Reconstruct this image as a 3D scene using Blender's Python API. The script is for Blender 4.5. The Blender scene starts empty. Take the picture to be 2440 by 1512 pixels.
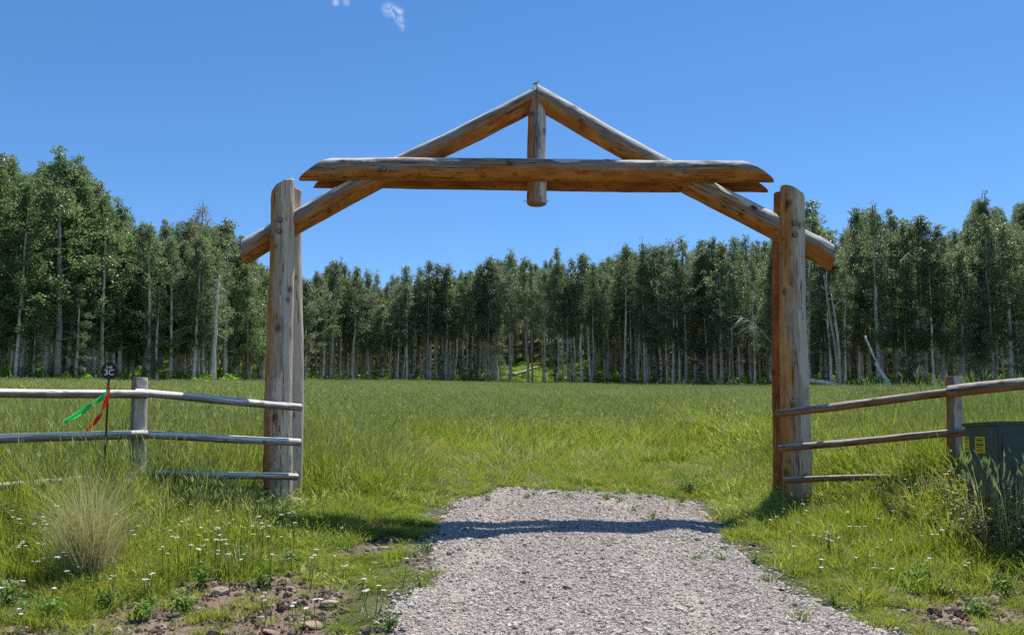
import bpy, bmesh, math, random
import numpy as np
from mathutils import Vector, Matrix
rng = np.random.default_rng(11)
random.seed(5)
sc = bpy.context.scene
COL = sc.collection
R = math.radians

# ------------------------------------------------------------------ camera, sky, sun, exposure
FPX, CX, CY, PITCH, CZ = 1900.0, 1219.5, 905.5, R(4.5), 1.6      # focal length in 2439-px units
cam = bpy.data.cameras.new('camera'); camo = bpy.data.objects.new('camera', cam); COL.objects.link(camo)
cam.sensor_width = 36; cam.lens = 36 * FPX / 2439; cam.shift_y = 149.5 / 2439
cam.clip_end = 3000; camo.location = (0, 0, CZ); camo.rotation_euler = (R(90) + PITCH, 0, 0)
sc.camera = camo
TO_SUN = Vector((0.95, 1.75, 4.2)).normalized()
SUN_EL = math.asin(TO_SUN.z); SUN_AZ = math.atan2(TO_SUN.x, TO_SUN.y)
w = bpy.data.worlds.new('World'); sc.world = w; w.use_nodes = True
wt = w.node_tree; wt.nodes.clear()
def N(t, ty, **k):
    n = t.nodes.new(ty)
    for a, b in k.items(): setattr(n, a, b)
    return n
sky = N(wt, 'ShaderNodeTexSky', sky_type='NISHITA', sun_disc=False, sun_elevation=SUN_EL, sun_rotation=SUN_AZ,
        altitude=3000, air_density=1.15, dust_density=0.15, ozone_density=3.2)
SKY_STRENGTH = 0.111
bg = N(wt, 'ShaderNodeBackground'); bg.inputs[1].default_value = SKY_STRENGTH
wo = N(wt, 'ShaderNodeOutputWorld')
def px_dir(px, py):
    u = -(py - CY) / FPX
    return Vector(((px - CX) / FPX, math.cos(PITCH) - u * math.sin(PITCH), math.sin(PITCH) + u * math.cos(PITCH))).normalized()
# small wisps of cloud, fixed in the sky by direction
tc = N(wt, 'ShaderNodeTexCoord')
nz = N(wt, 'ShaderNodeTexNoise'); nz.inputs['Scale'].default_value = 95; nz.inputs['Detail'].default_value = 7
nz.inputs['Roughness'].default_value = 0.66; nz.inputs['Distortion'].default_value = 0.5
wt.links.new(tc.outputs['Generated'], nz.inputs['Vector'])
mr = N(wt, 'ShaderNodeMapRange'); mr.inputs['From Min'].default_value = 0.40; mr.inputs['From Max'].default_value = 0.66
wt.links.new(nz.outputs[0], mr.inputs['Value'])
acc = None
for (px, py, rad) in ((800, 6, .006), (824, 5, .006), (926, 24, .011), (945, 30, .010), (950, 48, .008), (955, 66, .006)):
    d = px_dir(px, py)
    vm = N(wt, 'ShaderNodeVectorMath', operation='DISTANCE'); vm.inputs[1].default_value = d
    wt.links.new(tc.outputs['Generated'], vm.inputs[0])
    m = N(wt, 'ShaderNodeMapRange', interpolation_type='SMOOTHSTEP')
    m.inputs['From Min'].default_value = rad; m.inputs['From Max'].default_value = rad * .15
    wt.links.new(vm.outputs['Value'], m.inputs['Value'])
    if acc is None: acc = m.outputs[0]
    else:
        a = N(wt, 'ShaderNodeMath', operation='MAXIMUM'); wt.links.new(acc, a.inputs[0]); wt.links.new(m.outputs[0], a.inputs[1]); acc = a.outputs[0]
mu = N(wt, 'ShaderNodeMath', operation='MULTIPLY'); wt.links.new(acc, mu.inputs[0]); wt.links.new(mr.outputs[0], mu.inputs[1])
mu2 = N(wt, 'ShaderNodeMath', operation='MULTIPLY'); wt.links.new(mu.outputs[0], mu2.inputs[0]); mu2.inputs[1].default_value = .6
mix = N(wt, 'ShaderNodeMix', data_type='RGBA'); wt.links.new(mu2.outputs[0], mix.inputs[0])
hs_ = N(wt, 'ShaderNodeHueSaturation'); hs_.inputs['Saturation'].default_value = 1.20; wt.links.new(sky.outputs[0], hs_.inputs['Color']); wt.links.new(hs_.outputs[0], mix.inputs[6]); mix.inputs[7].default_value = (5.6, 6.0, 6.6, 1)
wt.links.new(mix.outputs[2], bg.inputs[0]); wt.links.new(bg.outputs[0], wo.inputs[0])
sun = bpy.data.lights.new('sun', 'SUN'); suno = bpy.data.objects.new('sun', sun); COL.objects.link(suno)
sun.energy = 5.0; sun.angle = R(.53); sun.color = (1, .955, .88)
suno.rotation_euler = TO_SUN.to_track_quat('Z', 'Y').to_euler(); suno.location = TO_SUN * 60
vs = sc.view_settings; vs.view_transform = 'Standard'; vs.look = 'None'; vs.gamma = 1; vs.exposure = 0.6; vs.use_curve_mapping = False
sc.render.engine = 'CYCLES'
cy = sc.cycles; cy.max_bounces = 6; cy.diffuse_bounces = 4; cy.glossy_bounces = 2; cy.transmission_bounces = 3
cy.transparent_max_bounces = 4; cy.use_denoising = False; cy.caustics_reflective = False; cy.caustics_refractive = False

# ------------------------------------------------------------------ pixel <-> place helpers, terrain
def S(a, b, x):
    t = np.clip((np.asarray(x, float) - a) / (b - a), 0, 1); return t * t * (3 - 2 * t)
def hsh(ix, iy, s):
    v = np.sin(ix * 127.1 + iy * 311.7 + s * 74.7) * 43758.5453
    return v - np.floor(v)
def vn(x, y, s=0):
    x = np.asarray(x, float); y = np.asarray(y, float)
    ix = np.floor(x); iy = np.floor(y); fx = x - ix; fy = y - iy
    fx = fx * fx * (3 - 2 * fx); fy = fy * fy * (3 - 2 * fy)
    a = hsh(ix, iy, s); b = hsh(ix + 1, iy, s); c = hsh(ix, iy + 1, s); d = hsh(ix + 1, iy + 1, s)
    return (a * (1 - fx) + b * fx) * (1 - fy) + (c * (1 - fx) + d * fx) * fy
def fbm(x, y, s=0, o=3):
    t = 0; amp = .5; tot = 0
    for i in range(o):
        t = t + amp * vn(x * 2 ** i, y * 2 ** i, s + i * 9); tot += amp; amp *= .5
    return t / tot
TL = np.array([[-600, 40], [-200, 46], [0, 50], [300, 57], [520, 61], [640, 74], [800, 92], [1000, 102], [1220, 105], [1500, 100],
               [1700, 88], [1850, 74], [2000, 66], [2250, 62], [2439, 57], [2700, 52], [3100, 46]], float)
TB = np.array([[-600, 924], [0, 922], [520, 923], [640, 919], [1000, 916], [1220, 919], [1500, 924], [1850, 931], [2000, 932], [2439, 936], [3100, 938]], float)
def Dt(px): return np.interp(px, TL[:, 0], TL[:, 1])
def H(x, y):
    x = np.asarray(x, float); y = np.asarray(y, float)
    yc = np.maximum(y, .5)
    px = CX + FPX * np.clip(x / yc, -.95, .95)
    d = Dt(px); tb = (1055 - np.interp(px, TB[:, 0], TB[:, 1])) / FPX
    sf = tb + 1.6 / d
    wgt = S(12, 45, y)
    z = np.maximum(y, 0) * (.086 * (1 - wgt) + sf * wgt)
    b = np.maximum(0, y - d)
    ctr = S(1000, 1200, px) * (1 - S(1450, 1600, px))
    z = z + np.where(b < 60, (.035 + .075 * ctr) * b * S(0, 9, b), (.035 + .075 * ctr) * 60 + (b - 60) * .02)
    z = z + 13 * S(30, 90, b)
    fade = 1 - S(16, 30, y)
    z = z + .24 * S(2.9, 4.2, -x) * S(5.7, 7.3, y) * fade + .27 * S(3.5, 4.5, x) * S(5.2, 6.8, y) * fade
    z = z + .17 * S(3.6, 4.3, x) * S(5.4, 6.3, y) * fade
    near = 1 - S(30, 80, y) * .5
    z = z + (fbm(x * .8 + 7, y * .8, 1) - .5) * .07 * near + (vn(x * 4, y * 4, 2) - .5) * .022
    return z
def project(x, y, z):
    zr = z - CZ; d = y * math.cos(PITCH) + zr * math.sin(PITCH); u = -y * math.sin(PITCH) + zr * math.cos(PITCH)
    d = np.maximum(d, .05)
    return CX + FPX * x / d, CY - FPX * u / d
def P(px, py, Y):
    d = px_dir(px, py); k = Y / d.y
    return Vector((d.x * k, Y, CZ + d.z * k))
_ys = np.geomspace(2.5, 140, 5000)
def G(px, py):
    d = px_dir(px, py); xs = d.x / d.y * _ys; zs = CZ + d.z / d.y * _ys
    i = int(np.argmax(zs <= H(xs, _ys))); y = _ys[i]
    return Vector((xs[i], y, float(H(xs[i], y))))
def hz(x, y): return float(H(x, y))

# ------------------------------------------------------------------ mesh / object helpers
def mesh_np(name, V, polys, mat=None, smooth=False, attrs=None):
    me = bpy.data.meshes.new(name)
    V = np.asarray(V, np.float32)
    polys = [np.asarray(p, np.int32) for p in polys if len(p)]
    lv = np.concatenate([p.ravel() for p in polys]); tot = np.concatenate([np.full(len(p), p.shape[1], np.int32) for p in polys])
    st = np.concatenate([[0], np.cumsum(tot)[:-1]]).astype(np.int32)
    me.vertices.add(len(V)); me.vertices.foreach_set('co', V.ravel())
    me.loops.add(len(lv)); me.loops.foreach_set('vertex_index', lv)
    me.polygons.add(len(tot)); me.polygons.foreach_set('loop_start', st); me.polygons.foreach_set('loop_total', tot)
    me.polygons.foreach_set('use_smooth', np.full(len(tot), smooth, bool))
    for k, a in (attrs or {}).items():
        a = np.asarray(a, np.float32)
        if a.ndim == 1: at = me.attributes.new(k, 'FLOAT', 'POINT'); at.data.foreach_set('value', a)
        else: at = me.attributes.new(k, 'FLOAT_VECTOR', 'POINT'); at.data.foreach_set('vector', a.ravel())
    me.update(calc_edges=True); me.validate()
    if mat: me.materials.append(mat)
    return me
def obj(name, me, parent=None, link=True):
    o = bpy.data.objects.new(name, me)
    if link: COL.objects.link(o)
    if parent is not None: o.parent = parent
    return o
def tag(o, label=None, cat=None, group=None, kind=None):
    if label: o['label'] = label
    if cat: o['category'] = cat
    if group: o['group'] = group
    if kind: o['kind'] = kind
    return o
def empty(name, loc=(0, 0, 0), rz=0):
    o = bpy.data.objects.new(name, None); COL.objects.link(o); o.location = loc; o.rotation_euler = (0, 0, rz); o.empty_display_size = .2
    return o
class MB:
    """collects vertices and faces into one mesh"""
    def __init__(s): s.V = []; s.T = []; s.Q = []; s.n = 0; s.A = []
    def add(s, V, Q=None, T=None, a=0.0):
        V = np.asarray(V, float)
        if Q is not None and len(Q): s.Q.append(np.asarray(Q, int) + s.n)
        if T is not None and len(T): s.T.append(np.asarray(T, int) + s.n)
        s.V.append(V); s.A.append(np.full(len(V), a) if np.isscalar(a) else np.asarray(a)); s.n += len(V)
    def tube(s, pts, rad, k=8, cap=True, a=0.0):
        pts = np.asarray(pts, float); n = len(pts); rad = np.broadcast_to(np.asarray(rad, float), (n,))
        tg = np.gradient(pts, axis=0); tg /= np.linalg.norm(tg, axis=1)[:, None] + 1e-9
        ref = np.array([1., 0, 0]) if abs(tg[0][0]) < .8 else np.array([0, 1., 0])
        V = []
        th = np.arange(k) * 2 * math.pi / k
        for i in range(n):
            u = np.cross(tg[i], ref); u /= np.linalg.norm(u); v = np.cross(tg[i], u)
            V.append(pts[i] + rad[i] * (np.cos(th)[:, None] * u + np.sin(th)[:, None] * v))
        V = np.concatenate(V)
        i, j = np.meshgrid(np.arange(n - 1), np.arange(k), indexing='ij'); i = i.ravel(); j = j.ravel(); j2 = (j + 1) % k
        Q = np.stack([i * k + j, i * k + j2, (i + 1) * k + j2, (i + 1) * k + j], 1)
        T = []
        if cap:
            V = np.concatenate([V, pts[:1], pts[-1:]]); c0 = n * k; c1 = c0 + 1
            jj = np.arange(k); jn = (jj + 1) % k
            T = np.concatenate([np.stack([jn, jj, np.full(k, c0)], 1), np.stack([(n - 1) * k + jj, (n - 1) * k + jn, np.full(k, c1)], 1)])
        s.add(V, Q, T, a)
    def box(s, c, size, M=None, a=0.0):
        c = np.asarray(c, float); h = np.asarray(size, float) / 2
        V = np.array([[x, y, z] for x in (-1, 1) for y in (-1, 1) for z in (-1, 1)], float) * h
        if M is not None: V = V @ np.asarray(M).T
        s.add(V + c, [[0, 1, 3, 2], [4, 6, 7, 5], [0, 4, 5, 1], [2, 3, 7, 6], [0, 2, 6, 4], [1, 5, 7, 3]], None, a)
    def mesh(s, name, mat, smooth=False):
        pol = []
        if s.Q: pol.append(np.concatenate(s.Q))
        if s.T: pol.append(np.concatenate(s.T))
        return mesh_np(name, np.concatenate(s.V), pol, mat, smooth, {'tint': np.concatenate(s.A)})
    def build(s, name, mat, parent=None, smooth=False): return obj(name, s.mesh(name, mat, smooth), parent)

# ------------------------------------------------------------------ materials
class MT:
    def __init__(s, name):
        s.m = bpy.data.materials.new(name); s.m.use_nodes = True; s.t = s.m.node_tree; s.t.nodes.clear()
        s.out = N(s.t, 'ShaderNodeOutputMaterial')
    def n(s, ty, **k): return N(s.t, ty, **k)
    def l(s, a, b): s.t.links.new(a, b)
    def val(s, x, sock):
        if hasattr(x, 'links') or hasattr(x, 'is_linked'): s.l(x, sock)
        else: sock.default_value = x
    def noise(s, vec, scale, detail=4, rough=.55, dist=0.0):
        n = s.n('ShaderNodeTexNoise'); n.inputs['Scale'].default_value = scale; n.inputs['Detail'].default_value = detail
        n.inputs['Roughness'].default_value = rough; n.inputs['Distortion'].default_value = dist
        if vec is not None: s.l(vec, n.inputs['Vector'])
        return n.outputs[0]
    def mapping(s, vec, scale):
        m = s.n('ShaderNodeMapping'); m.inputs['Scale'].default_value = scale; s.l(vec, m.inputs['Vector']); return m.outputs[0]
    def ramp(s, fac, stops, interp='LINEAR'):
        r = s.n('ShaderNodeValToRGB'); cr = r.color_ramp; cr.interpolation = interp
        while len(cr.elements) < len(stops): cr.elements.new(.5)
        for e, (p, c) in zip(cr.elements, stops):
            e.position = p; e.color = (*c, 1) if len(c) == 3 else c
        s.l(fac, r.inputs[0]); return r.outputs[0]
    def mr(s, v, a, b, c=0.0, d=1.0, smooth=True):
        m = s.n('ShaderNodeMapRange'); m.interpolation_type = 'SMOOTHSTEP' if smooth else 'LINEAR'
        s.l(v, m.inputs['Value'])
        for k, x in zip(('From Min', 'From Max', 'To Min', 'To Max'), (a, b, c, d)): m.inputs[k].default_value = x
        return m.outputs[0]
    def mixc(s, f, a, b, mode='MIX'):
        m = s.n('ShaderNodeMix', data_type='RGBA', blend_type=mode); m.clamp_factor = True
        s.val(f, m.inputs[0])
        for x, i in ((a, 6), (b, 7)):
            if isinstance(x, tuple): m.inputs[i].default_value = (*x[:3], 1)
            else: s.l(x, m.inputs[i])
        return m.outputs[2]
    def math(s, op, a, b=0.0):
        m = s.n('ShaderNodeMath', operation=op); s.val(a, m.inputs[0]); s.val(b, m.inputs[1]); return m.outputs[0]
    def attr(s, name, ty='GEOMETRY', out='Fac'):
        a = s.n('ShaderNodeAttribute', attribute_type=ty, attribute_name=name); return a.outputs[out]
    def bump(s, h, strength=.3, dist=.02):
        b = s.n('ShaderNodeBump'); b.inputs['Strength'].default_value = strength; b.inputs['Distance'].default_value = dist
        s.l(h, b.inputs['Height']); return b.outputs[0]
    def pbr(s, col, rough=.8, spec=.3, normal=None, metal=0.0):
        p = s.n('ShaderNodeBsdfPrincipled')
        if isinstance(col, tuple): p.inputs['Base Color'].default_value = (*col[:3], 1)
        else: s.l(col, p.inputs['Base Color'])
        s.val(rough, p.inputs['Roughness']); p.inputs['Specular IOR Level'].default_value = spec; p.inputs['Metallic'].default_value = metal
        if normal is not None: s.l(normal, p.inputs['Normal'])
        return p.outputs[0]
    def done(s, sh): s.l(sh, s.out.inputs[0]); return s.m
def simple(name, col, rough=.7, spec=.3, var=0.15, scale=30, metal=0.0):
    t = MT(name); tcn = t.n('ShaderNodeTexCoord').outputs['Object']
    n = t.noise(tcn, scale, 4)
    c = t.mixc(n, tuple(x * (1 - var) for x in col), tuple(min(1, x * (1 + var)) for x in col))
    return t.done(t.pbr(c, rough, spec, metal=metal))
def leafmat(name, stops, trans=.35, tcol=(.16, .24, .04), pos_scale=0.0, pcol=None, gloss=.35, rough=.5, ovar=.35, pcol2=None, sc2=1.5):
    """leaf: colour from a per-clump tint and per-object chance, light passing through the blade"""
    t = MT(name)
    c = t.ramp(t.attr('tint'), stops)
    oi = t.n('ShaderNodeObjectInfo').outputs['Random']
    bc = t.n('ShaderNodeHueSaturation'); t.l(c, bc.inputs['Color'])
    t.l(t.mr(oi, 0, 1, 1 - ovar, 1 + ovar, False), bc.inputs['Value'])
    t.l(t.mr(t.math('FRACT', t.math('MULTIPLY', oi, 17.31)), 0, 1, .475, .525, False), bc.inputs['Hue'])
    c = bc.outputs[0]
    if pos_scale:
        g = t.n('ShaderNodeNewGeometry').outputs['Position']
        n = t.noise(g, pos_scale, 3)
        c = t.mixc(t.mr(n, .40, .62), c, pcol, 'MIX') if pcol else c
        if pcol2: c = t.mixc(t.mr(t.noise(g, sc2, 4, .65), .46, .62, 0, .85), c, pcol2)
    sh = t.pbr(c, rough, gloss)
    tr = t.n('ShaderNodeBsdfTranslucent')
    t.l(t.mixc(.55, c, tcol), tr.inputs[0])
    mx = t.n('ShaderNodeMixShader'); mx.inputs[0].default_value = trans
    t.l(sh, mx.inputs[1]); t.l(tr.outputs[0], mx.inputs[2])
    return t.done(mx.outputs[0])
def woodmat(name, orange=(.52, .215, .052), orange2=(.37, .125, .032), grey=(.215, .172, .140), grey2=(.325, .268, .222), pale=(.66, .62, .565), gap=.07):
    t = MT(name)
    lc = t.attr('lc', out='Vector')
    grain = t.noise(t.mapping(lc, (26, 26, 1.3)), 1.6, 6, .62, .3)
    fine = t.noise(t.mapping(lc, (90, 90, 3)), 1.5, 3, .6)
    blot = t.noise(t.mapping(lc, (5, 5, 1.6)), 1.5, 4, .6)
    oc = t.mixc(t.mr(blot, .35, .66), orange2, orange)
    oc = t.mixc(t.mr(t.noise(t.mapping(lc, (9, 9, 5)), 1.3, 4, .65), .54, .68, 0, .75), oc, (.17, .055, .018))
    oc = t.mixc(t.mr(grain, .28, .46), (.20, .08, .028), oc)
    gc = t.mixc(t.mr(grain, .34, .62), tuple(q * .85 for q in grey), grey2)
    gc = t.mixc(t.mr(blot, .52, .70, 0, .55), gc, (.15, .125, .105))
    wv = t.math('ADD', t.attr('wth'), t.math('MULTIPLY', t.math('SUBTRACT', blot, .5), 1.5))
    c = t.mixc(t.mr(wv, .28, .70), oc, gc)
    c = t.mixc(t.mr(wv, .90, 1.12), c, pale)  # bleached upper side; sunlit brightness is put into this paler colour too
    c = t.mixc(t.mr(fine, .25, .6, .35, 0), c, (.07, .05, .04))
    crack = t.noise(t.mapping(lc, (11, 11, .28)), 1.4, 3, .5, .2)
    ck = t.math('SUBTRACT', 1, t.mr(t.math('ABSOLUTE', t.math('SUBTRACT', crack, .5)), .002, .011))
    ck = t.math('MULTIPLY', ck, t.mr(t.noise(t.mapping(lc, (3, 3, .6)), 1.2, 2), .45, .53))
    c = t.mixc(t.math('MULTIPLY', ck, .92), c, (.022, .017, .014))
    kn = t.attr('knot')
    c = t.mixc(t.math('MULTIPLY', kn, .9), c, (.045, .022, .012))
    h = t.math('SUBTRACT', t.math('ADD', grain, t.math('MULTIPLY', fine, .35)), t.math('MULTIPLY', ck, 1.6))
    return t.done(t.pbr(c, .92, .08, t.bump(h, .7, .014)))
M_WOOD = woodmat('weathered_log_wood')
M_WOOD2 = woodmat('shaded_red_wood', (.42, .15, .04), (.26, .08, .022))  # red-brown wood, darkened further: shade behind the front beam put into the colour
M_POST = woodmat('weathered_post_wood', (.52, .265, .095), (.38, .17, .058), (.31, .232, .168), (.46, .352, .262), (.58, .49, .40))
M_RAIL = woodmat('bleached_sunlit_rail_wood', (.20, .155, .12), (.15, .115, .09), (.27, .24, .21), (.38, .345, .305), (.74, .71, .66))  # bleached wood; sunlit top and shaded underside are also put into its colours
M_RAILD = woodmat('dark_rail_wood', (.34, .16, .06), (.25, .10, .035), (.15, .118, .094), (.235, .19, .155), (.46, .41, .36))
def barkmat(name, pale=(.60, .55, .45), dark=(.055, .045, .034), tone=(.36, .32, .25), amt=.585):
    t = MT(name); oc = t.n('ShaderNodeTexCoord').outputs['Object']
    n1 = t.noise(t.mapping(oc, (2.2, 2.2, 9)), 1.6, 4, .6)
    n2 = t.noise(oc, .9, 3)
    c = t.mixc(t.mr(n2, .35, .65), pale, tone)
    c = t.mixc(t.mr(n1, amt, amt + .045), c, dark)
    hgt = t.n('ShaderNodeSeparateXYZ'); t.l(oc, hgt.inputs[0])
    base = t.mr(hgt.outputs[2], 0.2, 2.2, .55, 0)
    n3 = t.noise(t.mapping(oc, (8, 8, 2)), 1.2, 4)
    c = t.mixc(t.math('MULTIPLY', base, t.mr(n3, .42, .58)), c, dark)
    oi = t.n('ShaderNodeObjectInfo').outputs['Random']
    hv = t.n('ShaderNodeHueSaturation'); t.l(c, hv.inputs['Color']); t.l(t.mr(oi, 0, 1, .55, 1.45, False), hv.inputs['Value'])
    return t.done(t.pbr(hv.outputs[0], .85, .2))
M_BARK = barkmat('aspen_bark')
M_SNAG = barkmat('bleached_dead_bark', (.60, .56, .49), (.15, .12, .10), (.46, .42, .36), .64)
M_LEAF = leafmat('aspen_leaf', [(0, (.082, .112, .053)), (.5, (.144, .184, .095)), (1, (.245, .28, .16))], .46, (.27, .37, .15), gloss=.5, rough=.42, ovar=.38)
M_LEAFB = leafmat('bright_aspen_leaf', [(0, (.075, .120, .045)), (.5, (.128, .190, .075)), (1, (.215, .275, .13))], .48, (.25, .39, .11), gloss=.55, rough=.42, ovar=.22)
M_DRYLEAF = leafmat('thin_brownish_leaf', [(0, (.15, .13, .08)), (.5, (.24, .21, .14)), (1, (.34, .29, .20))], .35, (.3, .24, .13))
M_GRASS = leafmat('green_grass', [(0, (.13, .195, .024)), (.5, (.215, .295, .040)), (.85, (.30, .37, .070)), (1, (.42, .38, .18))], .48, (.38, .48, .02), .45, (.33, .335, .075), pcol2=(.10, .17, .028), gloss=.10, ovar=.2)
M_MEADOW = leafmat('meadow_grass', [(0, (.24, .315, .08)), (.45, (.38, .45, .13)), (.8, (.48, .50, .19)), (1, (.54, .50, .28))], .50, (.58, .66, .12), .16, (.43, .45, .18), pcol2=(.16, .25, .05), sc2=.42, gloss=.08, ovar=.15)
M_HEAD = leafmat('grass_seed_head', [(0, (.36, .42, .17)), (.8, (.56, .58, .27)), (1, (.62, .56, .33))], .45, (.66, .70, .22), gloss=.08, ovar=.25)
M_WEED = leafmat('weed_leaf', [(0, (.07, .13, .028)), (.6, (.13, .23, .045)), (1, (.22, .31, .08))], .4, (.28, .42, .04))
M_SAGE = leafmat('grey_weed_leaf', [(0, (.15, .17, .09)), (.6, (.25, .26, .15)), (1, (.38, .34, .23))], .3, (.3, .3, .14))
M_STRAW = leafmat('straw_grass', [(0, (.24, .27, .09)), (.6, (.40, .385, .17)), (1, (.52, .47, .28))], .45, (.5, .45, .2))
M_UNDER = leafmat('undergrowth_leaf', [(0, (.11, .21, .025)), (.6, (.18, .31, .04)), (1, (.27, .39, .075))], .45, (.34, .54, .04))

# ------------------------------------------------------------------ gravel drive outline
edgeL = [(1068, 1196), (1050, 1215), (1040, 1240), (1034, 1262), (1022, 1300), (1008, 1340), (992, 1385), (968, 1430), (938, 1475), (912, 1515), (880, 1570)]
edgeF = [(1648, 1196), (1560, 1186), (1450, 1177), (1330, 1167), (1210, 1165), (1120, 1172)]
edgeR = [(2160, 1530), (2050, 1480), (1930, 1422), (1850, 1385), (1800, 1345), (1765, 1305), (1720, 1272), (1690, 1246), (1664, 1220)]
poly = [G(*p) for p in edgeL]
poly = [(-7.5, -3), (-3.2, 2.2)][::1] and [(p.x, p.y) for p in poly] + [(-1.9, 3.2), (-6, 1.2), (-14, -1), (14, -1), (8, 2.0), (3.6, 3.6)] + [(p.x, p.y) for p in (G(*q) for q in edgeR)] + [(p.x, p.y) for p in (G(*q) for q in edgeF)]
POLY = np.array(poly)
def sdist(x, y):
    x = np.asarray(x, float); y = np.asarray(y, float); best = np.full(x.shape, 1e9); ins = np.zeros(x.shape, bool)
    n = len(POLY)
    for i in range(n):
        ax, ay = POLY[i]; bx, by = POLY[(i + 1) % n]
        ex, ey = bx - ax, by - ay; L2 = ex * ex + ey * ey + 1e-12
        t = np.clip(((x - ax) * ex + (y - ay) * ey) / L2, 0, 1)
        best = np.minimum(best, np.hypot(x - ax - t * ex, y - ay - t * ey))
        c = (ay > y) != (by > y)
        ins ^= c & (x < ex * (y - ay) / (ey if abs(ey) > 1e-9 else 1e-9) + ax)
    return np.where(ins, -best, best)
def drive_sd(x, y):
    return sdist(x, y) + (fbm(x * 1.6, y * 1.6, 41) - .5) * .42 + (vn(x * 7, y * 7, 43) - .5) * .10 + (fbm(x * 1.9 + 3, y * 3.2, 45) - .45) * 1.3 * S(9.9, 10.9, y)
SOIL = [(560, 1430, 190, 62, 1.15), (420, 1480, 170, 62, 1.1), (20, 1440, 90, 70, .8), (690, 1480, 150, 70, .8), (830, 1335, 70, 45, .65),
        (905, 1300, 50, 22, .9), (810, 1425, 90, 50, .65), (2340, 1455, 170, 70, 1.1), (2190, 1440, 90, 45, .6), (950, 1120, 40, 14, .8),
        (880, 1252, 55, 12, .8), (1620, 1150, 60, 14, .5), (640, 1385, 80, 30, .6), (250, 1440, 60, 30, .5), (720, 1430, 280, 100, .62), (2320, 1440, 260, 90, .55), (985, 1330, 26, 60, .75), (940, 1430, 40, 50, .7), (1790, 1300, 25, 25, .5)]
def soil(x, y, z=None):
    px, py = project(x, y, H(x, y) if z is None else z)
    s = np.zeros_like(px)
    for cx, cy_, rx, ry, a in SOIL: s = np.maximum(s, a * np.exp(-((px - cx) / rx) ** 2 - ((py - cy_) / ry) ** 2))
    s = s + np.where(py > 1500, .45, 0) * (px < 1000)
    return np.clip(S(.32, .72, s + (fbm(x * 2.2, y * 2.2, 21) - .5) * .9) , 0, 1)

# ------------------------------------------------------------------ ground sheet
ys = np.concatenate([np.linspace(-60, 2, 14), np.arange(2.4, 4.2, .3), np.arange(4.2, 13, .07), np.arange(13, 30, .4), np.arange(30, 125, 1.8), np.arange(125, 420, 14)])
tt = np.linspace(-1, 1, 361); xs = np.sign(tt) * np.abs(tt) ** 2.3 * 330
XX, YY = np.meshgrid(xs, ys); ZZ = H(XX, YY)
nr, nc = XX.shape
ZZ = ZZ + np.where((YY > 4) & (YY < 9), soil(XX, YY, ZZ) * (fbm(XX * 7, YY * 7, 31, 2) - .62) * .10, 0)
i, j = np.meshgrid(np.arange(nr - 1), np.arange(nc - 1), indexing='ij'); i = i.ravel(); j = j.ravel()
Q = np.stack([i * nc + j, i * nc + j + 1, (i + 1) * nc + j + 1, (i + 1) * nc + j], 1)
t = MT('meadow_soil'); g = t.n('ShaderNodeNewGeometry').outputs['Position']
n1 = t.noise(g, 6, 6, .65); n2 = t.noise(g, 40, 4, .6)
so = t.ramp(n1, [(.25, (.085, .055, .040)), (.5, (.165, .115, .085)), (.75, (.25, .19, .145))])
so = t.mixc(t.mr(n2, .3, .7, 0, .6), so, (.26, .20, .16))
th = t.ramp(t.noise(g, 9, 5), [(.3, (.045, .055, .018)), (.55, (.085, .095, .032)), (.75, (.15, .135, .065))])
col = t.mixc(t.attr('soil'), th, so)
M_GROUND = t.done(t.pbr(col, .95, .1, t.bump(t.math('ADD', n1, t.math('MULTIPLY', n2, .5)), .8, .05)))
gme = mesh_np('ground', np.stack([XX.ravel(), YY.ravel(), ZZ.ravel()], 1), [Q], M_GROUND, True, {'soil': soil(XX, YY, ZZ).ravel() * (YY.ravel() < 14)})
tag(obj('ground', gme), 'sloping meadow ground of brown soil under the grass', kind='structure')

# gravel drive: a low bed of stone fines
st = .07
gx, gy = np.meshgrid(np.arange(-8, 8.5, st), np.arange(.5, 11.9, st))
sd = drive_sd(gx, gy)
rut = sum(np.exp(-((gx - (cx0 + (gy - 8) * k)) / .22) ** 2) for cx0, k in ((-.25, .02), (1.25, .0)))
gz = H(gx, gy) + .012 + .035 * S(0, .5, -sd) - .028 * rut * S(0, .6, -sd) + (fbm(gx * 2, gy * 2, 47) - .5) * .03
ok = sd < 0; idx = -np.ones(gx.shape, int)
cell = ok[:-1, :-1] & ok[1:, :-1] & ok[:-1, 1:] & ok[1:, 1:]
use = np.zeros(gx.shape, bool)
for a in (0, 1):
    for b in (0, 1): use[a:a + cell.shape[0], b:b + cell.shape[1]] |= cell
idx[use] = np.arange(use.sum())
ci, cj = np.nonzero(cell)
Q = np.stack([idx[ci, cj], idx[ci, cj + 1], idx[ci + 1, cj + 1], idx[ci + 1, cj]], 1)
t = MT('gravel_fines'); g = t.n('ShaderNodeNewGeometry').outputs['Position']
vo = t.n('ShaderNodeTexVoronoi'); vo.inputs['Scale'].default_value = 60; t.l(g, vo.inputs['Vector'])
c = t.ramp(t.noise(g, 70, 4, .7), [(.25, (.25, .212, .178)), (.5, (.40, .348, .30)), (.75, (.55, .487, .42))])
c = t.mixc(t.mr(t.noise(g, 2.2, 4), .42, .68, 0, .45), c, (.33, .27, .235))
M_GRAVEL = t.done(t.pbr(c, .95, .1, t.bump(vo.outputs['Distance'], .9, .02)))
tag(obj('driveway', mesh_np('driveway', np.stack([gx[use], gy[use], gz[use]], 1), [Q], M_GRAVEL, True)), 'grey gravel driveway running up to the log gateway', kind='structure')
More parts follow.
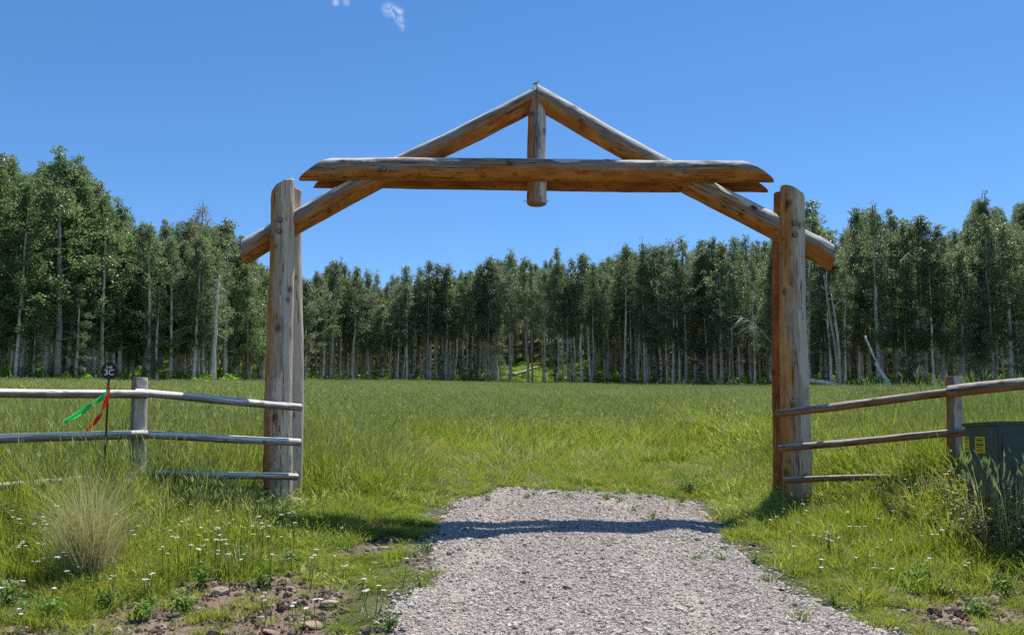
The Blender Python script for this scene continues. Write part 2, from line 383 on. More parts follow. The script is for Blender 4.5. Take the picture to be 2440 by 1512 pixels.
def drive_z(x, y): # bilinear enough for stones
    i = np.clip(((y - .5) / st).astype(int), 0, gx.shape[0] - 2); j = np.clip(((x + 8) / st).astype(int), 0, gx.shape[1] - 2)
    fx = (x + 8) / st - j; fy = (y - .5) / st - i
    return (gz[i, j] * (1 - fx) + gz[i, j + 1] * fx) * (1 - fy) + (gz[i + 1, j] * (1 - fx) + gz[i + 1, j + 1] * fx) * fy

# ------------------------------------------------------------------ scatter by geometry nodes (only for uncountable stuff)
def scatter(name, pts, rot, scl, idx, protos, label, cat):
    pts = np.asarray(pts, np.float32); n = len(pts)
    me = bpy.data.meshes.new(name); me.vertices.add(n); me.vertices.foreach_set('co', pts.ravel())
    a = me.attributes.new('i_rot', 'FLOAT_VECTOR', 'POINT'); a.data.foreach_set('vector', np.asarray(rot, np.float32).ravel())
    a = me.attributes.new('i_scl', 'FLOAT_VECTOR', 'POINT'); a.data.foreach_set('vector', np.asarray(scl, np.float32).ravel())
    a = me.attributes.new('i_idx', 'INT', 'POINT'); a.data.foreach_set('value', np.asarray(idx, np.int32))
    o = obj(name, me)
    c = bpy.data.collections.new(name + '_kinds')
    for k, p in enumerate(protos): p.name = '%s_kind_%02d' % (name, k); c.objects.link(p)
    ng = bpy.data.node_groups.new(name + '_scatter', 'GeometryNodeTree')
    ng.interface.new_socket('Geometry', in_out='INPUT', socket_type='NodeSocketGeometry')
    ng.interface.new_socket('Geometry', in_out='OUTPUT', socket_type='NodeSocketGeometry')
    gi = N(ng, 'NodeGroupInput'); go = N(ng, 'NodeGroupOutput')
    ci = N(ng, 'GeometryNodeCollectionInfo'); ci.inputs['Collection'].default_value = c
    ci.inputs['Separate Children'].default_value = True; ci.inputs['Reset Children'].default_value = True
    ip = N(ng, 'GeometryNodeInstanceOnPoints'); ip.inputs['Pick Instance'].default_value = True
    def na(nm, ty):
        x = N(ng, 'GeometryNodeInputNamedAttribute', data_type=ty); x.inputs['Name'].default_value = nm
        return [q for q in x.outputs if q.enabled and q.name == 'Attribute'][0]
    e2r = N(ng, 'FunctionNodeEulerToRotation')
    L = ng.links.new
    L(gi.outputs[0], ip.inputs['Points']); L(ci.outputs[0], ip.inputs['Instance'])
    L(na('i_idx', 'INT'), ip.inputs['Instance Index']); L(na('i_rot', 'FLOAT_VECTOR'), e2r.inputs[0])
    L(e2r.outputs[0], ip.inputs['Rotation']); L(na('i_scl', 'FLOAT_VECTOR'), ip.inputs['Scale'])
    L(ip.outputs[0], go.inputs[0])
    m = o.modifiers.new('scatter', 'NODES'); m.node_group = ng
    return tag(o, label, cat, kind='stuff')
def proto(mb, mat=None, name='kind', smooth=False): return bpy.data.objects.new(name, mb.mesh(name, mat, smooth) if isinstance(mb, MB) else mb)

# ------------------------------------------------------------------ gravel stones
def stone_mesh(seed, mat, sub=2, flat=.6, name='stone', rough=.22):
    bm = bmesh.new(); bmesh.ops.create_icosphere(bm, subdivisions=sub, radius=1)
    r = np.random.default_rng(seed); ax = r.normal(size=(9, 3)); ax /= np.linalg.norm(ax, axis=1)[:, None]; lim = r.uniform(.62, .95, 9)
    st_ = r.uniform(.75, 1.3, 3)
    for v in bm.verts:
        p = np.array(v.co)
        for a, l_ in zip(ax, lim):
            d = p @ a
            if d > l_: p = p - a * (d - l_)
        p = p * st_; p[2] *= flat; p += r.normal(size=3) * .03 * rough / .22
        v.co = p
    me = bpy.data.meshes.new(name); bm.to_mesh(me); bm.free(); me.materials.append(mat)
    return me
t = MT('gravel_stone'); oi = t.n('ShaderNodeObjectInfo').outputs['Random']; oc = t.n('ShaderNodeTexCoord').outputs['Object']
c = t.ramp(oi, [(0, (.09, .074, .063)), (.10, (.235, .20, .172)), (.30, (.40, .348, .30)), (.6, (.495, .435, .376)), (.8, (.57, .507, .44)), (.87, (.30, .22, .178)), (.93, (.44, .355, .285)), (1, (.72, .68, .62))])
c = t.mixc(t.mr(t.noise(oc, 2.5, 4), .35, .7, 0, .45), c, (.22, .21, .20))
M_STONE = t.done(t.pbr(c, .9, .2))
kinds = [bpy.data.objects.new('k', stone_mesh(100 + k, M_STONE, 1, .55 + .05 * k)) for k in range(6)]
n = 470000
yy = 4.3 + (11.9 - 4.3) * rng.random(n) ** 1.25; xx = (rng.random(n) * 1.5 - .75) * yy
s_ = drive_sd(xx, yy)
rt = sum(np.exp(-((xx - (cx0 + (yy - 8) * q)) / .24) ** 2) for cx0, q in ((-.25, .02), (1.25, .0)))
pr = np.where(s_ < -.03, 1 - .55 * np.clip(rt, 0, 1) * (.4 + vn(xx * 2, yy * 2, 49)), np.exp(-(s_ + .03) / (.12 + .25 * S(9.5, 10.5, yy))) * .5)
k = (rng.random(n) < pr); xx, yy, s_ = xx[k], yy[k], s_[k]; n = len(xx)
sz = np.exp(rng.normal(math.log(.0058), .48, n)); sz = np.where(rng.random(n) < .012, sz * 1.9, sz); sz = np.clip(sz, .0038, .034) * np.clip(.8 + yy * .035, 1, 1.25)
zz = np.where(s_ < -.05, drive_z(xx, yy), H(xx, yy) + .004) + sz * .16
rot = np.stack([rng.normal(0, .35, n), rng.normal(0, .35, n), rng.random(n) * 6.28], 1)
scatter('gravel', np.stack([xx, yy, zz], 1), rot, np.repeat(sz[:, None], 3, 1), rng.integers(0, 6, n), kinds, 'loose grey gravel stones covering the driveway', 'gravel')
# crumbs of soil and small stones on the bare banks
t = MT('soil_crumb'); oi = t.n('ShaderNodeObjectInfo').outputs['Random']
c = t.ramp(oi, [(0, (.10, .065, .05)), (.5, (.18, .125, .095)), (.8, (.28, .20, .155)), (1, (.42, .35, .29))])
M_CRUMB = t.done(t.pbr(c, .95, .1))
kinds = [bpy.data.objects.new('k', stone_mesh(140 + k, M_CRUMB, 1, .7)) for k in range(4)]
n = 45000; yy = 4.4 + 5.5 * rng.random(n); xx = (rng.random(n) * 1.5 - .75) * yy
so_ = soil(xx, yy); sd_ = sdist(xx, yy)
k = (rng.random(n) < so_ * .8) & (sd_ > .05); xx, yy = xx[k], yy[k]; n = len(xx)
sz = np.exp(rng.normal(math.log(.011), .55, n)).clip(.004, .045)
scatter('soil_crumbs', np.stack([xx, yy, H(xx, yy) + soil(xx, yy) * (fbm(xx * 7, yy * 7, 31, 2) - .62) * .10 + sz * .1], 1), rng.random((n, 3)) * 6.28, np.repeat(sz[:, None], 3, 1), rng.integers(0, 4, n), kinds, 'crumbly brown soil clods on the bare bank', 'soil')
# ------------------------------------------------------------------ logs
def make_log(name, p0, p1, r0, r1, parent, mat, seed, cut0=None, cut1=None, gdir=(0, -.15, 1), gbias=0.0, nk=8, bend=.02, sides=48, seg=.028, rough=1.0):
    """one log from p0 to p1; cut = (point, normal) sloping end; gdir = side that weathered grey"""
    r = np.random.default_rng(seed)
    p0 = np.array(p0, float); p1 = np.array(p1, float); ax = p1 - p0; L = np.linalg.norm(ax); ax /= L
    ref = np.array([0, -1., 0]) if abs(ax[1]) < .9 else np.array([0, 0, 1.])
    u = ref - ax * (ref @ ax); u /= np.linalg.norm(u); v = np.cross(ax, u)
    th = np.arange(sides) * 2 * math.pi / sides
    m = max(6, int(L / seg)); tpar = np.linspace(0, 1, m)
    rad = np.cos(th)[:, None] * u + np.sin(th)[:, None] * v
    a0 = np.zeros(sides); a1 = np.full(sides, L)
    for k, cut in ((0, cut0), (1, cut1)):
        if cut is None: continue
        cp, cn = np.array(cut[0], float), np.array(cut[1], float)
        rr = r0 if k == 0 else r1
        a = ((cp - (p0 + rad * rr)) @ cn) / (ax @ cn)
        if k == 0: a0 = a
        else: a1 = a
    A = a0[None, :] + (a1 - a0)[None, :] * tpar[:, None]
    TH = np.broadcast_to(th, A.shape); f = np.clip(A / L, 0, 1)
    ph = r.uniform(0, 9, 4)
    rr = r0 + (r1 - r0) * f
    lob = .035 * np.cos(2 * TH + ph[0] + .25 * A) + .025 * np.cos(3 * TH + ph[1] - .3 * A)
    ln = (vn(np.cos(TH) * 1.3 + 20 + seed, A * 1.1 + np.sin(TH) * 1.3, 61) - .5) * .10 + (vn(np.cos(TH) * 4 + 30 + seed, A * 5 + np.sin(TH) * 4, 62) - .5) * .05
    rr = rr * (1 + rough * (lob + ln))
    knot = np.zeros(A.shape)
    for q in range(int(nk * 1.6)):
        ka = r.uniform(.06, .94) * L; kt = r.uniform(0, 2 * math.pi) if q % 3 else r.uniform(-1.2, 1.2); ks = r.uniform(.020, .042) * (r0 / .15) ** .5
        dth = np.angle(np.exp(1j * (TH - kt))) * (r0 + r1) / 2; d2 = (dth ** 2 + ((A - ka) * .8) ** 2) / ks ** 2
        rr = rr + .007 * np.exp(-d2 / 3) * (r0 / .15) * (1 if q % 5 else 2.0); knot = np.maximum(knot, np.exp(-d2 * 1.3) * (r.random() > .25))
    bx = bend * np.sin(f * math.pi * 1.3 + ph[2]) - bend * math.sin(ph[2]); by = bend * np.sin(f * math.pi * 2.1 + ph[3]) * .6 - bend * .6 * math.sin(ph[3])
    V = p0 + A[..., None] * ax + rr[..., None] * rad[None] + bx[..., None] * u * .4 + by[..., None] * v
    gd = np.array(gdir, float); gd /= np.linalg.norm(gd)
    wth = .5 + .75 * (rad @ gd)[None, :] + gbias + (fbm(A * 1.2 + seed, np.cos(TH) * 1.5 + 11, 63) - .5) * .7 + 0 * A
    lc = np.stack([np.cos(TH) * rr + seed * 1.7, np.sin(TH) * rr + seed * .9, A + seed * 3.1], -1)
    V = V.reshape(-1, 3); n = len(V); K = sides
    i, j = np.meshgrid(np.arange(m - 1), np.arange(K), indexing='ij'); i = i.ravel(); j = j.ravel(); j2 = (j + 1) % K
    Q = np.stack([i * K + j, i * K + j2, (i + 1) * K + j2, (i + 1) * K + j], 1)
    # end faces with their own rims so the edges stay crisp
    Vs = [V]; T = []; W = [wth.ravel()]; KN = [knot.ravel()]; LC = [lc.reshape(-1, 3)]
    for e in (0, 1):
        ring = V[:K] if e == 0 else V[(m - 1) * K:]
        c = ring.mean(0); inner = c + (ring - c) * .93 + ax * (-.006 if e == 0 else .006)
        base = sum(len(q) for q in Vs)
        Vs += [inner, c[None] + ax * (-.004 if e == 0 else .004)]
        jj = np.arange(K); jn = (jj + 1) % K; o = 0 if e == 0 else (m - 1) * K
        q4 = np.stack([o + jn, o + jj, base + jj, base + jn], 1) if e == 0 else np.stack([o + jj, o + jn, base + jn, base + jj], 1)
        Q = np.concatenate([Q, q4])
        T.append(np.stack([base + jn, base + jj, np.full(K, base + K)], 1) if e == 0 else np.stack([base + jj, base + jn, np.full(K, base + K)], 1))
        W.append(np.full(K + 1, .45)); KN.append(np.zeros(K + 1)); LC.append(np.concatenate([inner, c[None]]) * [1, 1, 30])
    me = mesh_np(name, np.concatenate(Vs), [Q, np.concatenate(T)], mat, True, {'wth': np.concatenate(W), 'knot': np.concatenate(KN), 'lc': np.concatenate(LC)})
    loc = Vector(p0); me.transform(Matrix.Translation(-loc))
    o = obj(name, me, parent)
    o.location = loc - (parent.location if parent else Vector())
    return o
YF, YM, YB = 9.92, 10.07, 10.22
gate = empty('log_gateway', (P(1279, 800, YM).x, YM, hz(.3, YM)))
tag(gate, 'tall gateway of weathered logs with a peaked top over the gravel driveway', 'gateway')
UPN = Vector((0, 0, 1))
def nrm(x, z): return Vector((x, 0, z)).normalized()
# four uprights
o = make_log('post', P(661.5, 1262, YF), P(673.5, 400, YF), .181, .143, gate, M_POST, 1, None, (P(673, 443, YF), nrm(-.55, .83)), (.95, -.3, 0), -.02, 12)
o = make_log('post', P(1899, 1262, YF), P(1887.5, 415, YF), .183, .140, gate, M_POST, 2, None, (P(1888, 455, YF), nrm(.46, .88)), (.95, -.3, 0), .08, 14)
o = make_log('post', P(689, 1250, YB), P(693, 430, YB), .142, .125, gate, M_POST, 3, None, (P(694, 451, YB), nrm(.0, 1)), (.6, -.6, 0), .25, 10, .03)
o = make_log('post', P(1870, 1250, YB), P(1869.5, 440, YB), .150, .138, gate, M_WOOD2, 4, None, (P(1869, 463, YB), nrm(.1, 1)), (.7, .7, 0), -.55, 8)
# cross beams
make_log('beam', P(745, 404.5, YF), P(1805, 410.5, YF), .142, .133, gate, M_WOOD, 5, (P(752, 405, YF), nrm(-.55, .83)), (P(1802, 411, YF), nrm(.53, .85)), (0, -.12, 1), .02, 12, .02)
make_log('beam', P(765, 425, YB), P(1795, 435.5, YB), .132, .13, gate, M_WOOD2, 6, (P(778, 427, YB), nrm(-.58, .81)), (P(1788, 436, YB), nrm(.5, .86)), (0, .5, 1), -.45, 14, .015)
# sloping braces meeting at the peak
ap = P(1279, 232, YM)
make_log('brace', P(560, 613, YM), P(1300, 221, YM), .152, .136, gate, M_WOOD, 7, (P(583.5, 601, YM), nrm(-.99, -.11)), (ap - Vector((.0015, 0, 0)), Vector((1, 0, 0))), (-.2, -.1, 1), .10, 14, .04)
make_log('brace', P(2000, 626, YM), P(1258, 220.5, YM), .150, .136, gate, M_WOOD, 8, (P(1977.5, 614, YM), nrm(.99, -.08)), (ap + Vector((.0015, 0, 0)), Vector((-1, 0, 0))), (.2, -.1, 1), .14, 12, .03)
make_log('king_post', P(1277.5, 486, YM), P(1279, 242, YM), .124, .114, gate, M_WOOD, 9, None, None, (.9, -.4, .1), .0, 7, .008)
# bolts with washers, and wire hooks
M_STEEL = simple('dull_steel', (.35, .34, .33), .45, .5, .2, 60, .8)
M_DARK = simple('dark_iron_recess', (.035, .03, .028), .6, .4, .2, 60, .3)
def bolt(px, py, Y, parent, r=.023):
    mb = MB(); c = P(px, py, Y)
    th = np.arange(14) * 2 * math.pi / 14
    for (r0, y0) in ((r, 0),):
        mb.tube([c + Vector((0, .012, 0)), c + Vector((0, -.004, 0))], r, 14)
    o = mb.build('washer', M_STEEL, parent); o.matrix_parent_inverse = parent.matrix_basis.inverted()
    m3 = MB(); m3.tube([c + Vector((0, .020, 0)), c + Vector((0, -.0015, 0))], r * 1.45, 16); h3 = m3.build('bolt_hole_shade', M_DARK, parent); h3.matrix_parent_inverse = parent.matrix_basis.inverted()  # solid dark disc stands in for the shaded counterbore
    m2 = MB(); m2.tube([c + Vector((0, -.002, 0)), c + Vector((0, -.016, 0))], r * .5, 6)
    h = m2.build('bolt_head', M_DARK, o)
bpy.context.view_layer.update()
for px, py, rr in ((935, 391.5, .139), (913.5, 402, .142), (1282, 395.6, .137), (1608, 394.5, .131), (1631.6, 407, .133)):
    off = (py - (404.5 + (px - 752) * .006)) / 192
    bolt(px, py, YF - math.sqrt(max(.001, rr ** 2 - off ** 2)) - .012, gate)
for px, py, cx0 in ((665.3, 523, 670), (663.3, 550, 669.5), (1893.3, 531, 1889), (1894, 558, 1889.5)):
    off = (px - cx0) / 192
    bolt(px, py, YF - math.sqrt(.152 ** 2 - off ** 2) - .006, gate)
for s in (-1, 1):
    c = P(1277.5 + s * 25, 480, YM); a = np.linspace(-.6, 4.2, 12)
    mb = MB(); mb.tube([[c.x + s * (.012 + .014 * math.cos(q)), c.y, c.z + .014 * math.sin(q)] for q in a], .0028, 6)
    h = mb.build('wire_hook', M_DARK, gate); h.matrix_parent_inverse = gate.matrix_basis.inverted()

# ------------------------------------------------------------------ fences
def fence(name, label, posts, rails, mat, gb, seed, gd=(0, .3, 1)):
    b = posts[0]; root = empty(name, (P(b[0], b[1], b[4]).x, b[4], hz(P(b[0], b[1], b[4]).x, b[4])))
    tag(root, label, 'fence')
    for k, (tx, ty, bx, by, Y, r) in enumerate(posts):
        make_log('post', P(bx, by, Y), P(tx, ty, Y), r * 1.05, r * .97, root, M_RAILD, seed + k, None, None, (.8, -.5, 0), .25, 3, .01, 28, .05)
    for k, (a, b_, r) in enumerate(rails):
        make_log('rail', P(*a), P(*b_), r, r * .93, root, mat, seed + 20 + k, None, None, gd, gb, 6, .004, 22, .04, 1.5)
    return root
fl = fence('log_fence', 'bleached three-rail log fence beside the round lot sign', [(333, 900, 322, 1275, 8.53, .078), (-205, 890, -215, 1330, 7.22, .078)],
      [((716, 970.5, 9.63), (322, 934, 8.42), .046), ((714, 1053.5, 9.63), (322, 1033, 8.42), .045), ((707, 1135, 9.61), (322, 1127, 8.42), .044),
       ((352, 938.5, 8.40), (-220, 934, 7.09), .046), ((350, 1034, 8.40), (-220, 1052, 7.09), .046), ((340, 1128, 8.40), (-220, 1180, 7.09), .043)], M_RAIL, .32, 30, (0, 0, 1))
fr = fence('log_fence', 'brown three-rail log fence passing behind the green utility box', [(2273, 898, 2276, 1280, 8.17, .072), (2640, 880, 2640, 1330, 7.05, .075)],
      [((1852, 984.5, 9.63), (2296, 930.5, 8.03), .047), ((1856, 1067, 9.63), (2298, 1028, 8.03), .039), ((1868, 1143, 9.61), (2296, 1130, 8.03), .034),
       ((2260, 932, 8.02), (2660, 893, 6.93), .056), ((2262, 1031, 8.02), (2660, 1010, 6.93), .040), ((2262, 1132, 8.02), (2660, 1150, 6.93), .036)], M_RAILD, .22, 60, (0, .35, 1))
bpy.context.view_layer.update()
for (px, py, Y, r) in ((346, 938.5, 8.40, .0475), (347, 1034, 8.40, .0475)):
    mb = MB(); c = P(px, py, Y); a = np.linspace(0, 6.6, 18)
    mb.tube([[c.x + .012 * math.sin(q * .5), c.y - r * 1.08 * math.cos(q), c.z + r * 1.08 * math.sin(q)] for q in a], .0022, 5)
    h = mb.build('tie_wire', M_DARK, fl); h.matrix_parent_inverse = fl.matrix_basis.inverted()
for (px, py, Y, r) in ((2249, 933, 8.2, .05), (2268, 930, 8.03, .05), (1875, 981, 9.55, .046), (1873, 1064, 9.55, .04)):
    mb = MB(); c = P(px, py, Y); mb.tube([[c.x, c.y - r - .002, c.z], [c.x, c.y - r - .012, c.z]], .007, 8)
    h = mb.build('nail_head', M_STEEL, fr); h.matrix_parent_inverse = fr.matrix_basis.inverted()

# ------------------------------------------------------------------ lot sign, ribbons
def text_mesh(name, s, size, mat, extrude=.0012):
    cu = bpy.data.curves.new(name, 'FONT'); cu.body = s; cu.size = size; cu.extrude = extrude; cu.align_x = 'CENTER'; cu.align_y = 'CENTER'; cu.resolution_u = 3
    cu.offset = size * .022
    to = bpy.data.objects.new('tmp', cu); COL.objects.link(to)
    bpy.context.view_layer.update()
    me = bpy.data.meshes.new_from_object(to.evaluated_get(bpy.context.evaluated_depsgraph_get()))
    bpy.data.objects.remove(to); me.name = name; me.materials.clear(); me.materials.append(mat); return me
YS = 7.92
dc = P(261, 883, YS)
sgn = empty('lot_sign', (dc.x, YS, hz(dc.x, YS)))
tag(sgn, 'round dark maroon lot number sign on a thin steel rod', 'sign')
M_MAROON = simple('maroon_paint', (.035, .012, .015), .55, .3, .2, 40)
M_CREAM = simple('cream_lettering', (.72, .68, .55), .7, .2, .05, 40)
M_ROD = simple('rusty_rod', (.075, .055, .045), .75, .3, .3, 80, .3)
mb = MB(); mb.tube([[dc.x, YS - .004, dc.z], [dc.x, YS + .002, dc.z]], .0855, 40)
disc = mb.build('disc', M_MAROON, sgn)
mb = MB(); rp = [P(261.5, 868, YS + .012), P(259, 905, YS + .012), P(256, 960, YS + .012), P(252, 1045, YS + .012), P(248, 1125, YS + .012), P(243, 1275, YS + .012)]
rod = mb; rod.tube(rp, .0105, 8); rod = rod.build('rod', M_ROD, sgn, True)
for ob_ in (disc, rod): ob_.matrix_parent_inverse = sgn.matrix_world.inverted() if False else Matrix.Translation(-sgn.location)
for s, size, dz in (('Lot', .044, .038), ('3C', .082, -.018)):
    to = obj('lettering', text_mesh('lettering', s, size, M_CREAM), disc); to.rotation_euler = (R(90), 0, 0); to.location = (dc.x, YS - .0065, dc.z + dz)
def ribbon(name, pts, wd, mat, label, seed):
    r = np.random.default_rng(seed); pts = np.array([list(p) for p in pts])
    t0 = np.linspace(0, 1, len(pts)); tt_ = np.linspace(0, 1, 40); C = np.stack([np.interp(tt_, t0, pts[:, k]) for k in range(3)], 1)
    for _ in range(3): C[1:-1] = (C[:-2] + 2 * C[1:-1] + C[2:]) / 4
    tg = np.gradient(C, axis=0); tg /= np.linalg.norm(tg, axis=1)[:, None]
    ang = .3 + .5 * np.sin(tt_ * 5 + seed) * tt_ + 1.0 * np.exp(-((tt_ - .45) / .08) ** 2)
    up = np.cross(tg, [0, 1., 0]); up /= np.linalg.norm(up, axis=1)[:, None]; v2 = np.cross(tg, up)
    wv = wd * (.35 + .65 * S(0, .25, tt_))
    sd_ = up * np.cos(ang)[:, None] + v2 * np.sin(ang)[:, None]; nr_ = np.cross(tg, sd_)
    V = np.concatenate([C + sd_ * wv[:, None] / 2 + nr_ * .0006, C - sd_ * wv[:, None] / 2 + nr_ * .0006, C - sd_ * wv[:, None] / 2 - nr_ * .0006, C + sd_ * wv[:, None] / 2 - nr_ * .0006])
    n = 40; q = []
    for k in range(4):
        for i in range(n - 1): q.append([k * n + i, k * n + i + 1, ((k + 1) % 4) * n + i + 1, ((k + 1) % 4) * n + i])
    me = mesh_np(name, V - pts[0], [np.array(q)], mat, True); o = obj(name, me); o.location = pts[0]
    return tag(o, label, 'ribbon')
def plastic(name, col, tr):
    t = MT(name); sh = t.pbr(col, .35, .5); b = t.n('ShaderNodeBsdfTranslucent'); b.inputs[0].default_value = (*tr, 1)
    m = t.n('ShaderNodeMixShader'); m.inputs[0].default_value = .62; t.l(sh, m.inputs[1]); t.l(b.outputs[0], m.inputs[2]); return t.done(m.outputs[0])
M_GRN = plastic('green_flagging', (.08, .58, .18), (.14, .90, .30)); M_RED = plastic('red_flagging', (.80, .05, .015), (.95, .10, .03))
yr = YS - .018
rg = ribbon('flagging_ribbon', [P(258, 928, yr), P(250, 940, yr - .02), P(235, 953, yr - .05), P(215, 962, yr - .09), P(196, 980, yr - .12), P(175, 993, yr - .15), P(152, 1004, yr - .18)], .058, M_GRN, 'green plastic flagging ribbon fluttering from the sign rod', 2)
rr_ = ribbon('flagging_ribbon', [P(261, 926, yr), P(258, 940, yr - .02), P(249, 965, yr - .04), P(241, 985, yr - .06), P(229, 1003, yr - .08), P(216, 1016, yr - .09), P(205, 1026, yr - .10)], .048, M_RED, 'red plastic flagging ribbon hanging from the sign rod', 3)
def knot(c, r, mat, par):
    mb = MB(); a = np.linspace(0, 6.8, 20); mb.tube([[r * math.cos(q), r * math.sin(q), .012 * math.sin(q * 1.5)] for q in a], .006, 6)
    k = mb.build('knot', mat, par, True); k.location = Vector(c) - par.location
knot((P(258, 923, YS + .012)), .014, M_RED, rr_); knot((P(257.5, 928, YS + .012)), .014, M_GRN, rg)

# ------------------------------------------------------------------ green utility box
bxc, bxl, bxr = P(2372, 1003, 6.6), P(2292, 1008, 7.30), P(2437, 1006, 7.02)
A = np.array([bxc.x, bxc.y]); B = np.array([bxl.x, bxl.y]); e1 = (B - A); wL = np.linalg.norm(e1); e1 /= wL
e2 = np.array([e1[1], -e1[0]]); e2 = e2 if e2[0] > 0 else -e2
wR = np.array([bxr.x, bxr.y]) - A; wR = abs(wR[0] / e2[0]) if e2[0] > .3 else np.linalg.norm(wR)
ztop = bxc.z
ctr2 = A + e1 * wL / 2 + e2 * wR / 2; zb = hz(*ctr2) - .06
ub = empty('utility_box', (ctr2[0], ctr2[1], zb)); tag(ub, 'dark green metal utility box with yellow warning stickers in tall weeds', 'utility box')
ub.rotation_euler = (0, 0, math.atan2(e2[1], e2[0]))          # local +x = along the right-hand face, local +y = away along the left face
hh = ztop - zb
M_UBOX = simple('utility_green', (.030, .055, .053), .5, .4, .18, 9)
M_YEL = simple('yellow_sticker', (.62, .50, .02), .5, .3, .06, 20); M_BLK = simple('black_print', (.012, .012, .01), .6, .2, .1, 20); M_ORG = simple('orange_digit', (.75, .28, .02), .5, .3, .1, 20)
sg = 1 if (Matrix.Rotation(ub.rotation_euler.z, 2) @ Vector((0, 1))).dot(Vector(e1)) > 0 else -1
def bev(name, size, loc, mat, parent, bv=.008):
    bm = bmesh.new(); bmesh.ops.create_cube(bm, size=1); bmesh.ops.scale(bm, vec=size, verts=bm.verts)
    bmesh.ops.bevel(bm, geom=bm.edges[:], offset=bv, segments=2, affect='EDGES')
    me = bpy.data.meshes.new(name); bm.to_mesh(me); bm.free(); me.materials.append(mat); o = obj(name, me, parent); o.location = loc; return o
cab = bev('cabinet', (wR - .02, wL - .02, hh - .03), (0, 0, (hh - .03) / 2), M_UBOX, ub)
lid = bev('lid', (wR + .012, wL + .012, .034), (0, 0, hh - .017), M_UBOX, ub, .006)
door = bev('door', (wR - .09, .012, hh - .16), (0, -(wL - .02) / 2 - .003, (hh - .03) / 2), M_UBOX, ub, .004)
yf = -(wL - .02) / 2
xl = -(wR - .02) / 2
def on_left(u, zt, w_, h_, nm, mat, par, k=0):   # plate on the left-hand face, u = metres from the near corner
    return bev(nm, (.003, w_, h_), (xl - .002 - .002 * k, (-(wL) / 2 + u) , zt), mat, par, .0008)
def sticker(u, zc, w_, h_, rows, par):
    s = on_left(u, zc, w_, h_, 'warning_sticker', M_YEL, par)
    for (z0, hgt, wf, cuts) in rows:
        n = max(1, cuts); span = w_ * wf
        for q in range(n):
            b = bev('print_mark', (.0016, span / n * (.8 if n > 1 else 1), h_ * hgt), (-.0022, -span / 2 + span / n * (q + .5), h_ * (.5 - z0)), M_BLK, s, .0003)
sticker(.36, hh - .195, .20, .14, [(.10, .04, .92, 1), (.22, .10, .7, 5), (.36, .04, .92, 1), (.50, .12, .8, 6), (.66, .05, .8, 1), (.80, .05, .76, 4), (.90, .05, .76, 4)], ub)
sticker(.63, hh - .19, .075, .135, [(.08, .04, .9, 1), (.16, .03, .9, 1), (.35, .06, .6, 3), (.55, .03, .8, 1), (.75, .03, .8, 3), (.85, .06, .7, 2)], ub)
for (x, dz) in ((wR * .12, .065), (wR * .2, .045), (wR * .42, .047)):
    mb = MB(); mb.tube([[x, yf - .01, hh - dz], [x, yf - .022, hh - dz]], .010, 10); mb.build('bolt_head', M_STEEL, ub)
pl = bev('number_plate', (.12, .003, .06), (wR / 2 - .075, yf - .012, hh - .075), M_BLK, ub, .0008)
nt = obj('lettering', text_mesh('lettering', '70', .062, M_ORG), pl); nt.rotation_euler = (R(90), 0, 0); nt.location = (0, -.003, 0)

for dz in (.18, hh - .28):
    mb = MB(); mb.tube([[-(wR / 2) + .05, yf - .014, dz], [-(wR / 2) + .05, yf - .014, dz + .09]], .009, 8); mb.build('hinge', M_UBOX, ub)
lk = bev('padlock', (.045, .02, .04), (wR / 2 - .07, yf - .024, hh * .5), M_STEEL, ub, .006)
mb = MB(); a = np.linspace(0, math.pi, 10); mb.tube([[.014 * math.cos(q), 0, .018 + .022 * math.sin(q)] for q in a], .004, 6); mb.build('shackle', M_STEEL, lk)
# ------------------------------------------------------------------ bird on the peak
bt = P(1277.5, 205.5, YM)
bird = empty('small_bird', (bt.x, YM - .02, bt.z - .004)); tag(bird, 'tiny grey bird perched on the peak of the log gateway', 'bird')
M_BIRD = simple('pale_feathers', (.42, .42, .43), .8, .2, .2, 60); M_WING = simple('dark_feathers', (.06, .07, .10), .7, .3, .3, 60)
sp = np.array([[-.060, 0, .012], [-.045, 0, .016], [-.028, 0, .021], [-.012, 0, .026], [.002, 0, .031], [.012, 0, .039], [.018, 0, .047], [.022, 0, .054], [.027, 0, .058], [.033, 0, .058], [.047, 0, .056]])
rd = [.002, .004, .010, .0155, .017, .0145, .0105, .0095, .010, .0065, .0008]
mb = MB(); mb.tube(sp, rd, 12); mb.build('body', M_BIRD, bird, True)
mb = MB(); mb.tube([[.016, 0, .060], [.022, 0, .0655], [.030, 0, .064]], [.004, .0085, .003], 10); mb.build('dark_cap', M_WING, bird, True)
for s in (-1, 1):
    mb = MB(); mb.tube([[.006, s * .012, .036], [-.014, s * .0155, .029], [-.038, s * .010, .021], [-.058, s * .004, .015]], [.006, .0085, .005, .001], 8); mb.build('wing', M_WING, bird, True)
    mb = MB(); mb.tube([[0, s * .006, .018], [.002, s * .006, .003], [.010, s * .007, .001]], .0013, 5); mb.build('leg', M_DARK, bird)

